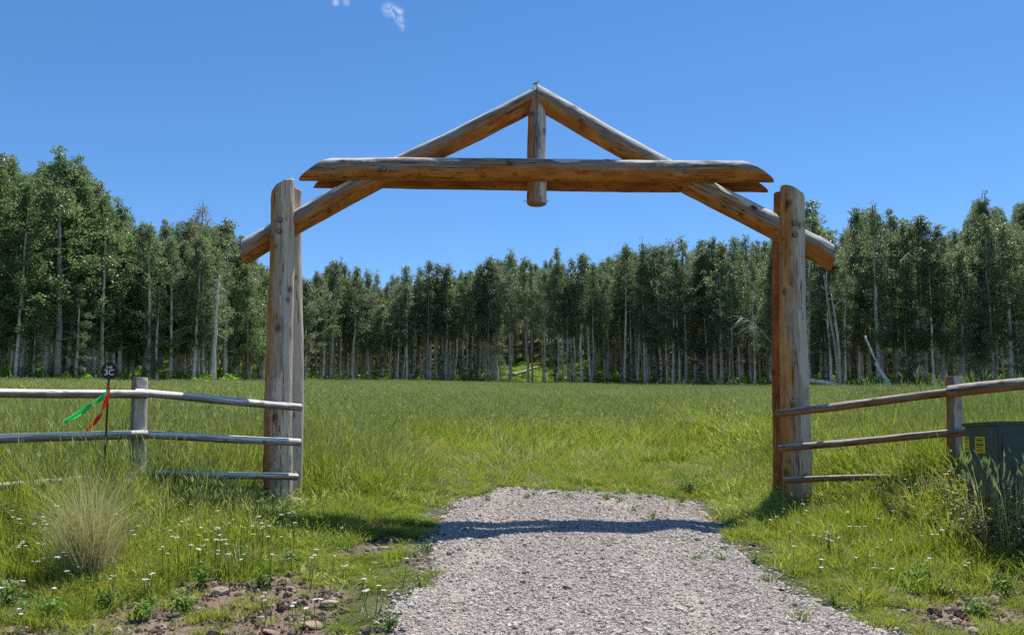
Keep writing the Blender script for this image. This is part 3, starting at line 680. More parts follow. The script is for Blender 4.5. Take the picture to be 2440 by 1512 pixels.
# ------------------------------------------------------------------ rocks
t = MT('field_rock'); oc = t.n('ShaderNodeTexCoord').outputs['Object']; oi = t.n('ShaderNodeObjectInfo').outputs['Random']
c = t.ramp(oi, [(0, (.34, .20, .15)), (.4, (.40, .30, .22)), (.7, (.50, .41, .30)), (1, (.44, .34, .26))])
c = t.mixc(t.mr(t.noise(oc, 9, 5), .4, .7, 0, .6), c, (.20, .14, .11))
M_ROCK = t.done(t.pbr(c, .9, .2, t.bump(t.noise(oc, 18, 5), .5, .02)))
rocks = [(25, 1400, .17, 'flat reddish slab lying in the weeds of the bank'), (522, 1412, .095, 'pale tan rock embedded in the bare soil'), (860, 1270, .06, None), (915, 1307, .07, None),
         (778, 1358, .055, None), (742, 1490, .085, 'pinkish wedge of rock at the edge of the gravel'), (866, 1390, .05, None), (893, 1343, .05, None), (722, 1342, .045, None), (30, 1503, .11, 'rusty red rock at the foot of the bank'),
         (360, 1428, .045, None), (785, 1438, .07, None), (620, 1470, .04, None), (905, 1290, .04, None), (640, 1505, .06, None), (2128, 1409, .075, 'long tan stone at the edge of the leaf litter beside the driveway'),
         (2385, 1372, .08, 'buff rock half hidden in grass beyond the bare patch'), (2240, 1480, .045, None), (2320, 1500, .05, None), (270, 1500, .05, None), (575, 1425, .04, None), (840, 1290, .04, None), (690, 1400, .04, None), (1010, 1268, .03, None)]
for k, (px, py, s_, lab) in enumerate(rocks):
    p = G(px, py)
    o = obj('rock', stone_mesh(300 + k, M_ROCK, 3, .5, 'rock', .12)); s_ *= .8; o.scale = (s_, s_ * random.uniform(.6, .8), s_ * .75); o.rotation_euler = (random.uniform(-.15, .15), random.uniform(-.15, .15), random.uniform(-.5, .5)); o.location = p + Vector((0, 0, s_ * .10))
    tag(o, lab or 'small tan rock lying loose on the bare soil', 'rock', None if lab else 'small rocks on the banks')
p = G(694, 1196); o = obj('stone_slab', stone_mesh(350, M_STONE, 3, .28, 'stone_slab', .1)); o.scale = (.20, .14, .13); o.location = p + Vector((0, -.1, .03)); o.rotation_euler = (.05, 0, .1)
tag(o, 'pale flat stone at the foot of the gate post by the bleached fence', 'stone')
# ------------------------------------------------------------------ trees
def leaf_quads(mb, C, size, rs, tint, up=.12, asp=.75):
    n = len(C); u = rs.normal(size=(n, 3)); nrmv = rs.normal(size=(n, 3)); nrmv[:, 2] += up * 2
    nrmv /= np.linalg.norm(nrmv, axis=1)[:, None]; u -= nrmv * np.sum(u * nrmv, 1)[:, None]; u /= np.linalg.norm(u, axis=1)[:, None]
    v = np.cross(nrmv, u); a = (size * rs.uniform(.65, 1.35, n))[:, None]
    V = np.stack([C + u * a, C + v * a * asp + nrmv * a * .25, C - u * a, C - v * a * asp + nrmv * a * .25], 1).reshape(-1, 3)
    b = np.arange(n) * 4
    mb.add(V, None, np.concatenate([np.stack([b, b + 1, b + 2], 1), np.stack([b, b + 2, b + 3], 1)]), np.repeat(tint, 4))
def tree_meshes(seed, cb=.42, width=1.9, leaves=5200, mat=M_LEAF, H0=16.0, thin=0.0, leaf=.105, tip=0.0):
    rs = np.random.default_rng(seed)
    tr = MB(); cr = MB()
    zz = np.linspace(-.4, H0 * .97, 16); wob = np.cumsum(rs.normal(0, .035, (16, 2)), 0) ; wob -= wob[0]
    pts = np.stack([wob[:, 0], wob[:, 1], zz], 1); r0 = rs.uniform(.13, .185)
    tr.tube(pts, r0 * (1 - .9 * np.linspace(0, 1, 16) ** 1.15) + .012 + .05 * np.exp(-np.linspace(0, 6, 16) * 2), 9, False)
    def trunk(z): return np.array([np.interp(z, zz, pts[:, 0]), np.interp(z, zz, pts[:, 1]), z])
    clumps = []; nb = 46
    lean = rs.uniform(0, 6.28)
    for b in range(nb):
        f = (b + rs.random()) / nb; z = H0 * (cb - .06 + (1.0 - cb) * f ** .92)
        env = width * (.42 + .9 * math.sin(math.pi * min(1, (f * .88 + .10)) ** .8) ** .9) * (.30 + .70 * (1 - f ** 2.6))
        L = env * rs.uniform(.45, 1.15); a = rs.random() * 6.28
        d = np.array([math.cos(a), math.sin(a), .35 + .7 * f])
        p0 = trunk(min(z, H0 * .95)); mid = p0 + d * L * .55; end = p0 + d * np.array([L, L, L * .75]) + [0, 0, .1]
        if b % 2 == 0 or thin: tr.tube([p0, mid, end], [.032 * (1.2 - f), .02 * (1.2 - f), .006], 4, False)
        for q in (.45, .72, 1.0):
            if rs.random() < .9: clumps.append((p0 * (1 - q) + end * q + rs.normal(0, .14, 3), (.30 + .30 * rs.random()) * (.85 + .3 * (1 - f)), .5 + .5 * q))
    clumps.append((np.array([*trunk(H0 * .95)[:2], H0 * .97]), .38, 1)); clumps.append((np.array([*trunk(H0 * .9)[:2], H0 * .92]), .5, 1))
    for _ in range(5): # dead twigs below the crown
        z = H0 * rs.uniform(.08, max(.12, cb)); a = rs.random() * 6.28; L = rs.uniform(.3, 1.1); p0 = trunk(z)
        tr.tube([p0, p0 + [math.cos(a) * L, math.sin(a) * L, rs.uniform(-.1, .3)]], [.018, .005], 4, False)
    wts = np.array([c[1] ** 2 for c in clumps]); cnt = (leaves * (1 - thin) * wts / wts.sum()).astype(int)
    for (c, r, q), n in zip(clumps, cnt):
        if n < 3: continue
        d = rs.normal(size=(n, 3)); d /= np.linalg.norm(d, axis=1)[:, None]; d *= (rs.random(n) ** .45)[:, None]
        tb = np.clip(rs.normal(.5, .2) + rs.normal(0, .14, n), 0, 1)
        leaf_quads(cr, c + d * r * np.array([1.05, 1.05, .85]), np.full(n, leaf), rs, tb)
    return tr, cr
kinds = []   # seed, crown base share, width, leaves, material
for k in range(5): kinds.append((60 + k, (.30, .48, .38, .52, .42)[k], (1.55, 1.3, 1.75, 1.4, 1.2)[k], 4200, M_LEAF))    # slim, high crowns: the far stand
for k in range(3): kinds.append((80 + k, .27 + .03 * k, 1.85, 5600, M_LEAF))                               # fuller crowns
for k in range(3): kinds.append((90 + k, .20 + .04 * k, 1.85, 5800, M_LEAFB))                              # fuller, brighter
kinds.append((99, .50, 1.5, 1900, M_DRYLEAF))                                                              # thin brown top
kinds.append((97, .10, 1.6, 5000, M_LEAF))                                                                 # low skirts
for k in range(4): kinds.append((70 + k, (.36, .56, .44, .26)[k], (1.0, 1.6, 1.35, 1.15)[k], (3000, 3600, 3900, 3600)[k], M_LEAF))
PROTO = []
for (sd_, cb, wd, lv, mt) in kinds:
    a, b = tree_meshes(sd_, cb, wd, lv, mt, leaf=.078 if mt is not M_DRYLEAF else .065)
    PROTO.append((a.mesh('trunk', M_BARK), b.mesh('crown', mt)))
SKY = np.array([[-300, 300], [-40, 330], [0, 335], [20, 385], [50, 372], [85, 352], [125, 342], [170, 352], [200, 392], [235, 425], [262, 470], [300, 485], [318, 540], [335, 512], [350, 497], [390, 490], [420, 500], [465, 480], [500, 505],
   [545, 510], [570, 540], [605, 560], [625, 600], [650, 640], [700, 636], [735, 634], [765, 606], [812, 606], [850, 628], [882, 640], [905, 655], [940, 630], [975, 636], [1000, 630], [1045, 628], [1090, 622], [1120, 612], [1165, 612], [1195, 590], [1230, 584], [1262, 602],
   [1300, 590], [1330, 590], [1362, 606], [1395, 592], [1412, 612], [1440, 580], [1490, 576], [1530, 564], [1575, 563], [1600, 563], [1640, 572], [1690, 556], [1720, 572], [1760, 562], [1800, 546], [1840, 540], [1880, 500], [1925, 478], [1955, 482], [1985, 540], [2005, 545],
   [2030, 510], [2060, 470], [2085, 464], [2112, 500], [2135, 484], [2160, 480], [2185, 515], [2205, 500], [2240, 545], [2275, 515], [2300, 520], [2330, 455], [2350, 447], [2375, 485], [2395, 462], [2420, 480], [2445, 445], [2600, 430], [2900, 420]], float)
ST = {'L': ('behind the bleached fence', 'aspens behind the bleached fence'),
      'C': ('in the far stand beyond the gateway', 'aspens seen through the gateway'),
      'R': ('behind the brown fence', 'aspens behind the brown fence')}
LOOK = {0: 'slim low-branched aspen', 1: 'slim high-crowned aspen', 2: 'broad-headed slim aspen', 3: 'bare-trunked aspen', 4: 'narrow ragged aspen',
        5: 'full dark green aspen', 6: 'broad dark green aspen', 7: 'dark bare-trunked aspen', 8: 'bright green leafy aspen', 9: 'broad bright green aspen', 10: 'bright clear-trunked aspen', 12: 'low-skirted aspen',
        13: 'very thin aspen', 14: 'round-crowned tall aspen', 15: 'even narrow-crowned aspen', 16: 'thin low-leafed aspen'}
ntree = 0; forest = []
def aspen(px, Y, ytop, kind, yaw=None, squash=1.0, lean=0.0, name='aspen_tree', label=None, group=None, row='standing at the edge'):
    global ntree
    c = P(px, 900, Y); z = hz(c.x, Y); top = P(px, ytop, Y).z; s = max(3.2, top - z) / 16.0
    zone = 'L' if px < 640 else ('C' if px < 1850 else 'R')
    o = empty(name, (c.x, Y, z)); o.rotation_euler = (random.gauss(0, .022), random.gauss(0, .022), random.uniform(0, 6.28) if yaw is None else yaw)
    wx = squash * (s ** .6) if s < 1 else squash * s ** .8
    o.scale = (wx, wx, s)
    tm, cm = PROTO[kind]
    obj('trunk', tm, o); obj('crown', cm, o)
    tag(o, label or '%s %s %s' % (LOOK[kind], row, ST[zone][0]), 'tree', group or (ST[zone][1] if label is None else None)); ntree += 1
    return o
def pick(px):
    if px < 640: return random.choice([5, 6, 7, 8, 9, 10, 8, 9])
    if px < 1560: return random.choice([0, 1, 1, 2, 3, 3, 4, 13, 14, 14, 15])
    if px < 1850: return random.choice([0, 2, 4, 5, 6, 7, 7, 15, 16])
    return random.choice([5, 6, 7, 5, 6, 7, 12, 0, 16])
# skyline row: one tree for each peak of the outline
px = -60
while px < 2500:
    Y = float(Dt(px)) + random.uniform(.2, 4.5); ppm = FPX / Y
    ytop = np.interp(px, SKY[:, 0], SKY[:, 1])
    aspen(px, Y, ytop + random.choice([-14, -6, 0, 3, 8, 22, 45, 70]), pick(px), squash=random.uniform(.7, 1.35)); px += ppm * random.choice([.5, .8, 1.2, 1.6, 2.0, 2.4])
for row in range(1, 4):
    px = -80
    while px < 2520 and ntree < 262:
        Y = float(Dt(px)) + row * 2.4 + random.uniform(-2.2, 2.4); ppm = FPX / Y
        if 1195 < px < 1400 and Y > Dt(px) + 2.5: px += ppm; continue
        ytop = np.interp(px, SKY[:, 0], SKY[:, 1])
        aspen(px, Y, ytop + random.uniform(6, 75 if px < 1850 and px > 640 else 110), pick(px), squash=random.uniform(.75, 1.0), row='set back'); px += ppm * random.choice([.4, .7, 1.1, 1.6, 2.2, 3.0])
for k in range(32):   # young trees under the tall ones
    px = random.uniform(0, 2439); Y = float(Dt(px)) + random.uniform(-.3, 5); hgt = random.uniform(3.5, 7.5); c = P(px, 900, Y); zt = hz(c.x, Y) + hgt
    lo_, hi_ = 300., 920.
    for _ in range(30):
        md = (lo_ + hi_) / 2
        if P(px, md, Y).z > zt: lo_ = md
        else: hi_ = md
    zone = 'L' if px < 640 else ('C' if px < 1850 else 'R')
    aspen(px, Y, lo_, 12, squash=random.uniform(.8, 1.1), name='young_aspen', label='short young aspen leafy to the ground ' + ST[zone][0], group='young ' + ST[zone][1])
# special ones
aspen(462, 66, 474, 11, label='aspen with a thin brownish top rising behind the bleached fence')
aspen(1603, 104, 562, 11, label='sparse grey-topped aspen on the skyline of the far stand')
# rest of the wood: an uncountable mass further back
pts = []; scl = []; idx = []
for row in range(15):
    px = -200
    while px < 2700:
        Y = float(Dt(px)) + 11 + row * 3.6 + random.uniform(-1.5, 1.5); ppm = FPX / Y
        if 1190 < px < 1405 and Y < Dt(px) + 26 + 6 * math.sin(px * .05): px += ppm; continue
        c = P(px, 900, Y); z = hz(c.x, Y); ytop = np.interp(px, SKY[:, 0], SKY[:, 1]) + random.uniform(22, 95)
        s = min(1.35, max(.55, (P(px, ytop, Y).z - z) / 16)); pts.append((c.x, Y, z)); scl.append((.8 * s ** .5, .8 * s ** .5, s)); idx.append(8 if row > 12 else random.randrange(5) if 560 < px < 1750 else random.randrange(8))
        px += ppm * random.uniform(.8, 2.1)
protos = []
for k in (1, 3, 14, 3, 1, 5, 13, 14, 12):
    tm, cm = PROTO[k]
    bm = bmesh.new(); bm.from_mesh(tm); nt_ = len(bm.faces); bm.from_mesh(cm); bm.faces.ensure_lookup_table()
    for i, f in enumerate(bm.faces): f.material_index = 0 if i < nt_ else 1
    me = bpy.data.meshes.new('forest_tree'); bm.to_mesh(me); bm.free(); me.materials.append(M_BARK); me.materials.append(kinds[k][4]); protos.append(bpy.data.objects.new('k', me))
scatter('aspen_woodland', pts, [(0, 0, random.uniform(0, 6.28)) for _ in pts], scl, idx, protos, 'dense aspen woodland filling the slope behind the front trees', 'woodland')

# dead and fallen trees
def dead(name, pts, r0, r1, label, twigs=(), mat=M_SNAG, cat='dead tree', seed=1):
    p = np.array([list(q) for q in pts]); b = p[0].copy(); rs = np.random.default_rng(seed)
    root = empty(name, b); tag(root, label, cat)
    t0 = np.linspace(0, 1, len(p)); tt_ = np.linspace(0, 1, 14); C = np.stack([np.interp(tt_, t0, p[:, k]) for k in range(3)], 1); C[1:-1] += rs.normal(0, r0 * .12, (12, 3))
    mb = MB(); mb.tube(C - b, r0 + (r1 - r0) * tt_, 10); mb.build('trunk', mat, root, True)
    for (q, e, r) in twigs:
        s0 = np.array([np.interp(q, tt_, C[:, k]) for k in range(3)]); e = np.array(list(e)); m = (s0 + e) / 2 + rs.normal(0, .06, 3) + [0, 0, .08]
        mb = MB(); mb.tube([s0 - b, m - b, e - b], [r, r * .75, r * .25], 6, True); mb.build('branch', mat, root, True)
    return root
def gp(px, Y, dz=0.0): c = P(px, 900, Y); return Vector((c.x, Y, hz(c.x, Y) + dz))
Y = 58.5
dead('dead_aspen', [gp(510, Y, -.3), P(513, 780, Y), P(519, 690, Y), P(523, 655, Y)], .145, .03, 'tall bleached dead aspen with bare stub branches standing before the leafy trees',
     [(.86, P(507, 668, Y), .05), (.84, P(512, 684, Y), .045), (.80, P(540, 700, Y), .03), (.70, P(548, 702, Y - .5), .035), (.66, P(505, 705, Y), .03), (.45, P(535, 772, Y), .025), (.45, P(502, 770, Y), .03), (.3, P(545, 812, Y), .03), (.62, P(534, 735, Y), .02)], seed=3)
Y = 64
dead('leaning_snag', [gp(2003, Y, -.2), P(1985, 800, Y + 1), P(1972, 720, Y + 1), P(1962, 655, Y + 1)], .115, .035, 'bleached leaning dead aspen beside the brown fence gatepost', [(.75, P(1988, 692, Y), .03), (.8, P(1955, 678, Y), .03), (.7, P(1999, 712, Y), .035), (.5, P(1960, 760, Y), .02), (.55, P(1995, 752, Y), .02)], seed=5)
Y = 63
dead('leaning_snag', [gp(2000, Y, -.2), P(1998, 830, Y), P(1990, 760, Y + 1), P(1980, 700, Y + 1.5)], .14, .05, 'grey tilted aspen trunk crossing the leaning snag', [(.8, P(2005, 715, Y), .03)], mat=M_BARK, seed=6)
dead('fallen_log', [P(1915, 903, 66), P(1985, 913, 64.5), P(2072, 931, 62)], .20, .10, 'white fallen aspen trunk lying at the edge of the wood by the brown fence', [(.55, P(2012, 900, 63.5), .03), (.85, P(2050, 918, 62.5), .03)], cat='fallen log', seed=7)
dead('leaning_log', [P(2131, 932, 61), P(2108, 900, 62), P(2086, 868, 63)], .16, .12, 'short broken white trunk propped against the trees', (), cat='fallen log', seed=8)
dead('leaning_log', [P(2060, 800, 64), P(2082, 850, 63.4), P(2100, 885, 62.5)], .10, .06, 'thin bare pole hung up in the branches behind the brown fence', (), cat='dead tree', seed=9)
dead('fallen_log', [P(1222, 893, 111), P(1250, 884, 113), P(1279, 874, 116)], .24, .15, 'white log lying aslant on the bright green slope of the far stand', (), cat='fallen log', seed=10)
Y = 72
tw = []
rs = np.random.default_rng(4)
for k in range(16):
    q = rs.uniform(.35, 1.0); bx = 1840 - 80 * q; by = 815 - 55 * q
    tw.append((q, P(bx - rs.uniform(5, 40), by + rs.uniform(-6, 26), Y + rs.uniform(-1, 1)), .016))
dead('bare_branches', [P(1868, 850, Y), P(1830, 806, Y), P(1800, 772, Y), P(1762, 752, Y)], .06, .015, 'bare white branches of a toppled dead tree beside the brown upright', tw, seed=11)
dead('fallen_log', [P(1740, 915, 86), P(1800, 918, 84), P(1838, 893, 82)], .13, .09, 'dark fallen branch under the trees beside the gatepost', (), mat=M_BARK, cat='fallen log', seed=12)

# undergrowth at the wood's edge
def clump_proto(seed, n, r, h, leaf, mat):
    rs = np.random.default_rng(seed); mb = MB(); d = rs.normal(size=(n, 3)); d /= np.linalg.norm(d, axis=1)[:, None]; d *= (rs.random(n) ** .4)[:, None]; d[:, 2] = np.abs(d[:, 2])
    leaf_quads(mb, d * [r, r, h], np.full(n, leaf), rs, np.clip(rs.normal(.5, .22, n), 0, 1)); return proto(mb, mat)
pr_ = [clump_proto(500 + k, 160, .55, .55 + .25 * k, .09, M_UNDER) for k in range(3)]
pts = []; scl = []
for k in range(3600):
    px = random.uniform(-150, 2600); b = random.random() ** 1.6 * 34; Y = float(Dt(px)) - .6 + b
    if vn(np.array(px / 60.), np.array(b / 4.), 71) < .38: continue
    c = P(px, 900, Y); pts.append((c.x, Y, hz(c.x, Y) - .05)); s = random.uniform(.5, 1.25); scl.append((s * 1.3, s * 1.3, s))
for k in range(900):
    px = random.uniform(1180, 1410); Y = float(Dt(px)) + random.uniform(0, 27); c = P(px, 900, Y); pts.append((c.x, Y, hz(c.x, Y) - .08)); s = random.uniform(.4, .8); scl.append((s * 1.6, s * 1.6, s * .8))
scatter('undergrowth', pts, [(0, 0, random.uniform(0, 6.28)) for _ in pts], scl, [random.randrange(3) for _ in pts], pr_, 'bright green undergrowth at the foot of the aspens', 'undergrowth')
# ------------------------------------------------------------------ grass
def blades(mb, rs, n, spread, h, w, bendr=.45, hv=.35, tint=None, dirb=None):
    a = rs.random(n) * 6.28; r = spread * np.sqrt(rs.random(n)); bx = np.cos(a) * r; by = np.sin(a) * r
    hh_ = h * (1 - hv * rs.random(n)); la = a + rs.normal(0, .7, n); lean = bendr * rs.random(n) * hh_
    dx = np.cos(la) * lean; dy = np.sin(la) * lean; fa = rs.random(n) * 6.28; wx = np.cos(fa) * w / 2; wy = np.sin(fa) * w / 2
    z0 = np.full(n, -.03)
    b = np.stack([bx, by, z0], 1); m = np.stack([bx + dx * .35, by + dy * .35, hh_ * .6], 1); t_ = np.stack([bx + dx, by + dy, hh_ * (1 - .25 * (lean / (hh_ + 1e-6)))], 1)
    wv = np.stack([wx, wy, np.zeros(n)], 1)
    V = np.stack([b - wv, b + wv, m - wv * .8, m + wv * .8, t_], 1).reshape(-1, 3); k = np.arange(n) * 5
    tn = np.clip(rs.normal(.45, .22, n), 0, 1) if tint is None else tint(n)
    mb.add(V, np.stack([k, k + 1, k + 3, k + 2], 1), np.stack([k + 2, k + 3, k + 4], 1), np.repeat(tn, 5)); return t_
def heads(mb, rs, tips, L, r):
    n = len(tips); d = rs.normal(0, .25, (n, 3)); d[:, 2] = 1; d /= np.linalg.norm(d, axis=1)[:, None]
    u = np.cross(d, [1., 0, 0]); u /= np.linalg.norm(u, axis=1)[:, None]; v = np.cross(d, u); l = (L * rs.uniform(.6, 1.3, n))[:, None]
    mid = tips + d * l * .4
    V = np.stack([tips, mid + u * r, mid + (-u * .5 + v * .87) * r, mid + (-u * .5 - v * .87) * r, tips + d * l], 1).reshape(-1, 3); k = np.arange(n) * 5
    T = np.concatenate([np.stack([k + p, k + q, k + s], 1) for p, q, s in ((0, 2, 1), (0, 3, 2), (0, 1, 3), (4, 1, 2), (4, 2, 3), (4, 3, 1))])
    mb.add(V, None, T, np.repeat(rs.random(n), 5))
def two_mat(mb1, m1, mb2, m2):
    a = mb1.mesh('a', m1); b = mb2.mesh('b', m2); bm = bmesh.new(); bm.from_mesh(a); n = len(bm.faces); bm.from_mesh(b); bm.faces.ensure_lookup_table()
    for i, f in enumerate(bm.faces): f.material_index = 0 if i < n else 1
    me = bpy.data.meshes.new('tuft'); bm.to_mesh(me); bm.free(); me.materials.append(m1); me.materials.append(m2); return bpy.data.objects.new('k', me)
green = []
for k in range(4):
    rs = np.random.default_rng(700 + k); mb = MB(); blades(mb, rs, 60, .11, 1.0, .0075, .26 + .05 * k, .7); green.append(proto(mb, M_GRASS))
for k in range(3):   # forbs and dry tufts mixed in
    rs = np.random.default_rng(780 + k); mb = MB(); n_ = 70; d = rs.normal(size=(n_, 3)) * [.07, .07, .3]; d[:, 2] = np.abs(d[:, 2]) * .9 + .05
    leaf_quads(mb, d, np.full(n_, .014), rs, np.clip(rs.normal(.4, .25, n_), 0, 1), .4, .5); blades(mb, rs, 14, .09, .9, .006, .3, .6); green.append(proto(mb, M_WEED if k < 2 else M_SAGE))
rs = np.random.default_rng(790); mb = MB(); blades(mb, rs, 34, .10, 1.0, .006, .5, .6); green.append(proto(mb, M_STRAW))
def kinds_of(n): return rng.choice(8, n, p=[.19, .19, .19, .18, .08, .08, .05, .04])
stalk = []
for k in range(3):
    rs = np.random.default_rng(720 + k); mb = MB(); blades(mb, rs, 10, .10, .62, .018, .5, .5); tp = blades(mb, rs, 6, .09, 1.0, .006, .28, .3); m2 = MB(); heads(m2, rs, tp, .13, .0062); stalk.append(two_mat(mb, M_MEADOW if k else M_GRASS, m2, M_HEAD))
def gmap(x, y):
    z = H(x, y); px, py = project(x, y, z); sd_ = np.where(y < 13, drive_sd(x, y) - (fbm(x * 1.6, y * 1.6, 41) - .5) * .2, 9)
    n1 = fbm(x * .7, y * .7, 81); n2 = vn(x * 3.1, y * 3.1, 82)
    L = 1 - S(860, 1080, px); Rr = S(1640, 1760, px)
    h = .16 + .30 * S(11.8, 17, y)                                             # behind the drive
    hl = .14 + .12 * S(5.8, 7.2, y) + .20 * S(7.2, 8.6, y) + .10 * (1 - S(250, 420, px)) * S(6.4, 7.2, y) + .08 * S(9, 12, y)
    hl = hl * (1 - .66 * S(560, 690, px) * (1 - S(9.7, 11.3, y)))
    hr = .15 + .08 * S(6, 8, y) + .10 * S(9.5, 12, y) + .16 * S(1980, 2080, px) * S(7.6, 8.4, y) + .10 * S(2150, 2330, px) * S(6.2, 7.2, y)
    h = np.where(px < 1050, h * (1 - L) + hl * L, np.where(px > 1640, h * (1 - Rr) + hr * Rr, h))
    h = h * (.7 + .6 * n1)
    gp_ = np.maximum(np.exp(-((x + 2.8) / .8) ** 2 - ((y - 9.2) / .75) ** 2), np.exp(-((x - 3.45) / .75) ** 2 - ((y - 9.2) / .7) ** 2))
    h = h * (1 - .84 * gp_)
    e = sd_ + (n2 - .5) * .45
    dens = S(.0, .30, e); h = h * (.35 + .65 * S(.1, 1.1, e))
    s_ = np.where(y < 13.5, soil(x, y, z), 0)
    dens = dens * (1 - .82 * s_); h = h * (1 - .45 * s_)
    dens = dens * np.where((y > 10.8) & (y < 14) & (px > 1040) & (px < 1660), .55 + .45 * n1, 1)
    tall = np.clip(S(14, 20, y) + L * S(6.8, 7.8, y) * (1 - S(620, 800, px) * (1 - S(9.5, 11, y))) + Rr * S(8.3, 9.6, y) * .8, 0, 1)
    return z, dens, h, tall, px
def area_pts(y0, y1, rho, wide=.72):
    n = int(rho * wide * (y1 * y1 - y0 * y0)); y = np.sqrt(y0 * y0 + (y1 * y1 - y0 * y0) * rng.random(n)); return (rng.random(n) * 2 - 1) * (wide * y + .3), y
PT, SC, IX = [], [], []
def put(x, y, z, sxy, sz, ix): PT.append(np.stack([x, y, z], 1)); SC.append(np.stack([sxy, sxy, sz], 1)); IX.append(ix)
for (y0, y1, rho) in ((4.3, 12.5, 165), (12.5, 30, 52)):
    x, y = area_pts(y0, y1, rho); z, d, h, tall, px = gmap(x, y)
    k = rng.random(len(x)) < d * (1 - .35 * tall); x, y, z, h = x[k], y[k], z[k], h[k]; n = len(x)
    hs = h * np.exp(rng.normal(0, .28, n)); put(x, y, z, np.clip(.55 + hs * 1.4, .45, 1.3) * (1 if y0 < 10 else 1.5), hs, np.where((y > 10.9) & (y < 15.5) & (np.abs(x - .9) < 2.9) & (rng.random(n) < .22), 7, kinds_of(n)))
PT, SC, IX = np.concatenate(PT), np.concatenate(SC), np.concatenate(IX)
n = len(PT); scatter('green_grass', PT, np.stack([rng.normal(0, .10, n), rng.normal(0, .10, n), rng.random(n) * 6.28], 1), SC, IX, green, 'short green grass along the driveway and under the fences', 'grass')
PT, SC, IX = [], [], []
for (y0, y1, rho) in ((5.8, 12.5, 95), (12.5, 32, 40)):
    x, y = area_pts(y0, y1, rho); z, d, h, tall, px = gmap(x, y)
    k = rng.random(len(x)) < d * np.clip(tall + .10 * (y < 12.5), 0, 1); x, y, z, h = x[k], y[k], z[k], h[k]; n = len(x)
    hs = np.clip(h * 1.55, .12, .72) * np.exp(rng.normal(0, .18, n)); put(x, y, z, np.full(n, 1.) * (.9 if y0 < 10 else 1.4), hs, rng.integers(0, 3, n))
PT, SC, IX = np.concatenate(PT), np.concatenate(SC), np.concatenate(IX)
n = len(PT); scatter('seeding_grass', PT, np.stack([rng.normal(0, .09, n), rng.normal(.03, .09, n), rng.random(n) * 6.28], 1), SC, IX, stalk, 'tall thin grass stalks with pale seed heads', 'grass')
# the far meadow in broad patches
patch = []
for k in range(4):
    rs = np.random.default_rng(740 + k); mb = MB(); blades(mb, rs, 170, .5, .68, .020, .8, .4); tp = blades(mb, rs, 24, .5, 1.0, .012, .25, .3); m2 = MB(); heads(m2, rs, tp, .16, .012); patch.append(two_mat(mb, M_MEADOW, m2, M_HEAD))
x, y = area_pts(29, 150, 4.0); px = CX + FPX * x / y; k = (y < Dt(px) + 2) | ((y < Dt(px) + 40) & (rng.random(len(x)) < .35)); x, y = x[k], y[k]; n = len(x)
hs = .55 * (.75 + .5 * fbm(x * .15, y * .15, 91)) * np.exp(rng.normal(0, .12, n))
scatter('meadow_grass', np.stack([x, y, H(x, y)], 1), np.stack([rng.normal(0, .05, n), rng.normal(.03, .05, n), rng.random(n) * 6.28], 1), np.stack([np.full(n, 1.), np.full(n, 1.), hs], 1), rng.integers(0, 4, n), patch, 'grey-green meadow of seeding grass stretching to the trees', 'grass')

# ------------------------------------------------------------------ bunchgrass, weeds, shrubs
def bunch(px, py, n, h, spread, wd, mat, name, label, seed, cat='grass clump', flare=.55):
    rs = np.random.default_rng(seed); p = G(px, py); mb = MB()
    for q in range(4): blades(mb, rs, n // 4, spread * (1 + .3 * q), h * (1 - .12 * q), wd, flare * (.5 + .22 * q), .55)
    o = mb.build(name, mat); o.location = p; o.rotation_euler = (0, -.10, 0); return tag(o, label, cat)
bunch(218, 1384, 1300, 1.15, .07, .0030, M_STRAW, 'bunchgrass', 'big pale straw-green bunchgrass fanning out of the soil bank', 1, flare=1.15)
bunch(205, 1376, 420, .95, .12, .0030, M_MEADOW, 'bunchgrass', 'green grass clump growing up through the big pale bunchgrass', 7, flare=.7)
bunch(330, 1300, 320, .42, .09, .0045, M_STRAW, 'bunchgrass', 'smaller straw-coloured grass tuft next to the big bunchgrass', 2, flare=.7)
def weed(px, py, r, h, n, leaf, mat, name, label, group, seed, stems=6, cat='weed'):
    rs = np.random.default_rng(seed); p = G(px, py); root = empty(name, p); tag(root, label, cat, group)
    mb = MB(); tips = []
    for s in range(stems):
        a = rs.random() * 6.28; rr = r * rs.uniform(.2, 1); e = np.array([math.cos(a) * rr, math.sin(a) * rr, h * rs.uniform(.55, 1)]); tips.append(e)
        mb.tube([[0, 0, -.02], e * [.35, .35, .55], e], [.004, .003, .0015], 5, False)
    mb.build('stems', mat, root)
    mb = MB(); tp = np.array(tips)[rs.integers(0, stems, n)]; f = rs.uniform(.25, 1.05, n)[:, None]; C = tp * np.concatenate([f, f, f ** .8], 1) + rs.normal(0, .02 + r * .12, (n, 3)); C[:, 2] = np.abs(C[:, 2]) + .005
    leaf_quads(mb, C, np.full(n, leaf), rs, np.clip(rs.normal(.55, .22, n), 0, 1), .6, .5); mb.build('leaves', mat, root); return root
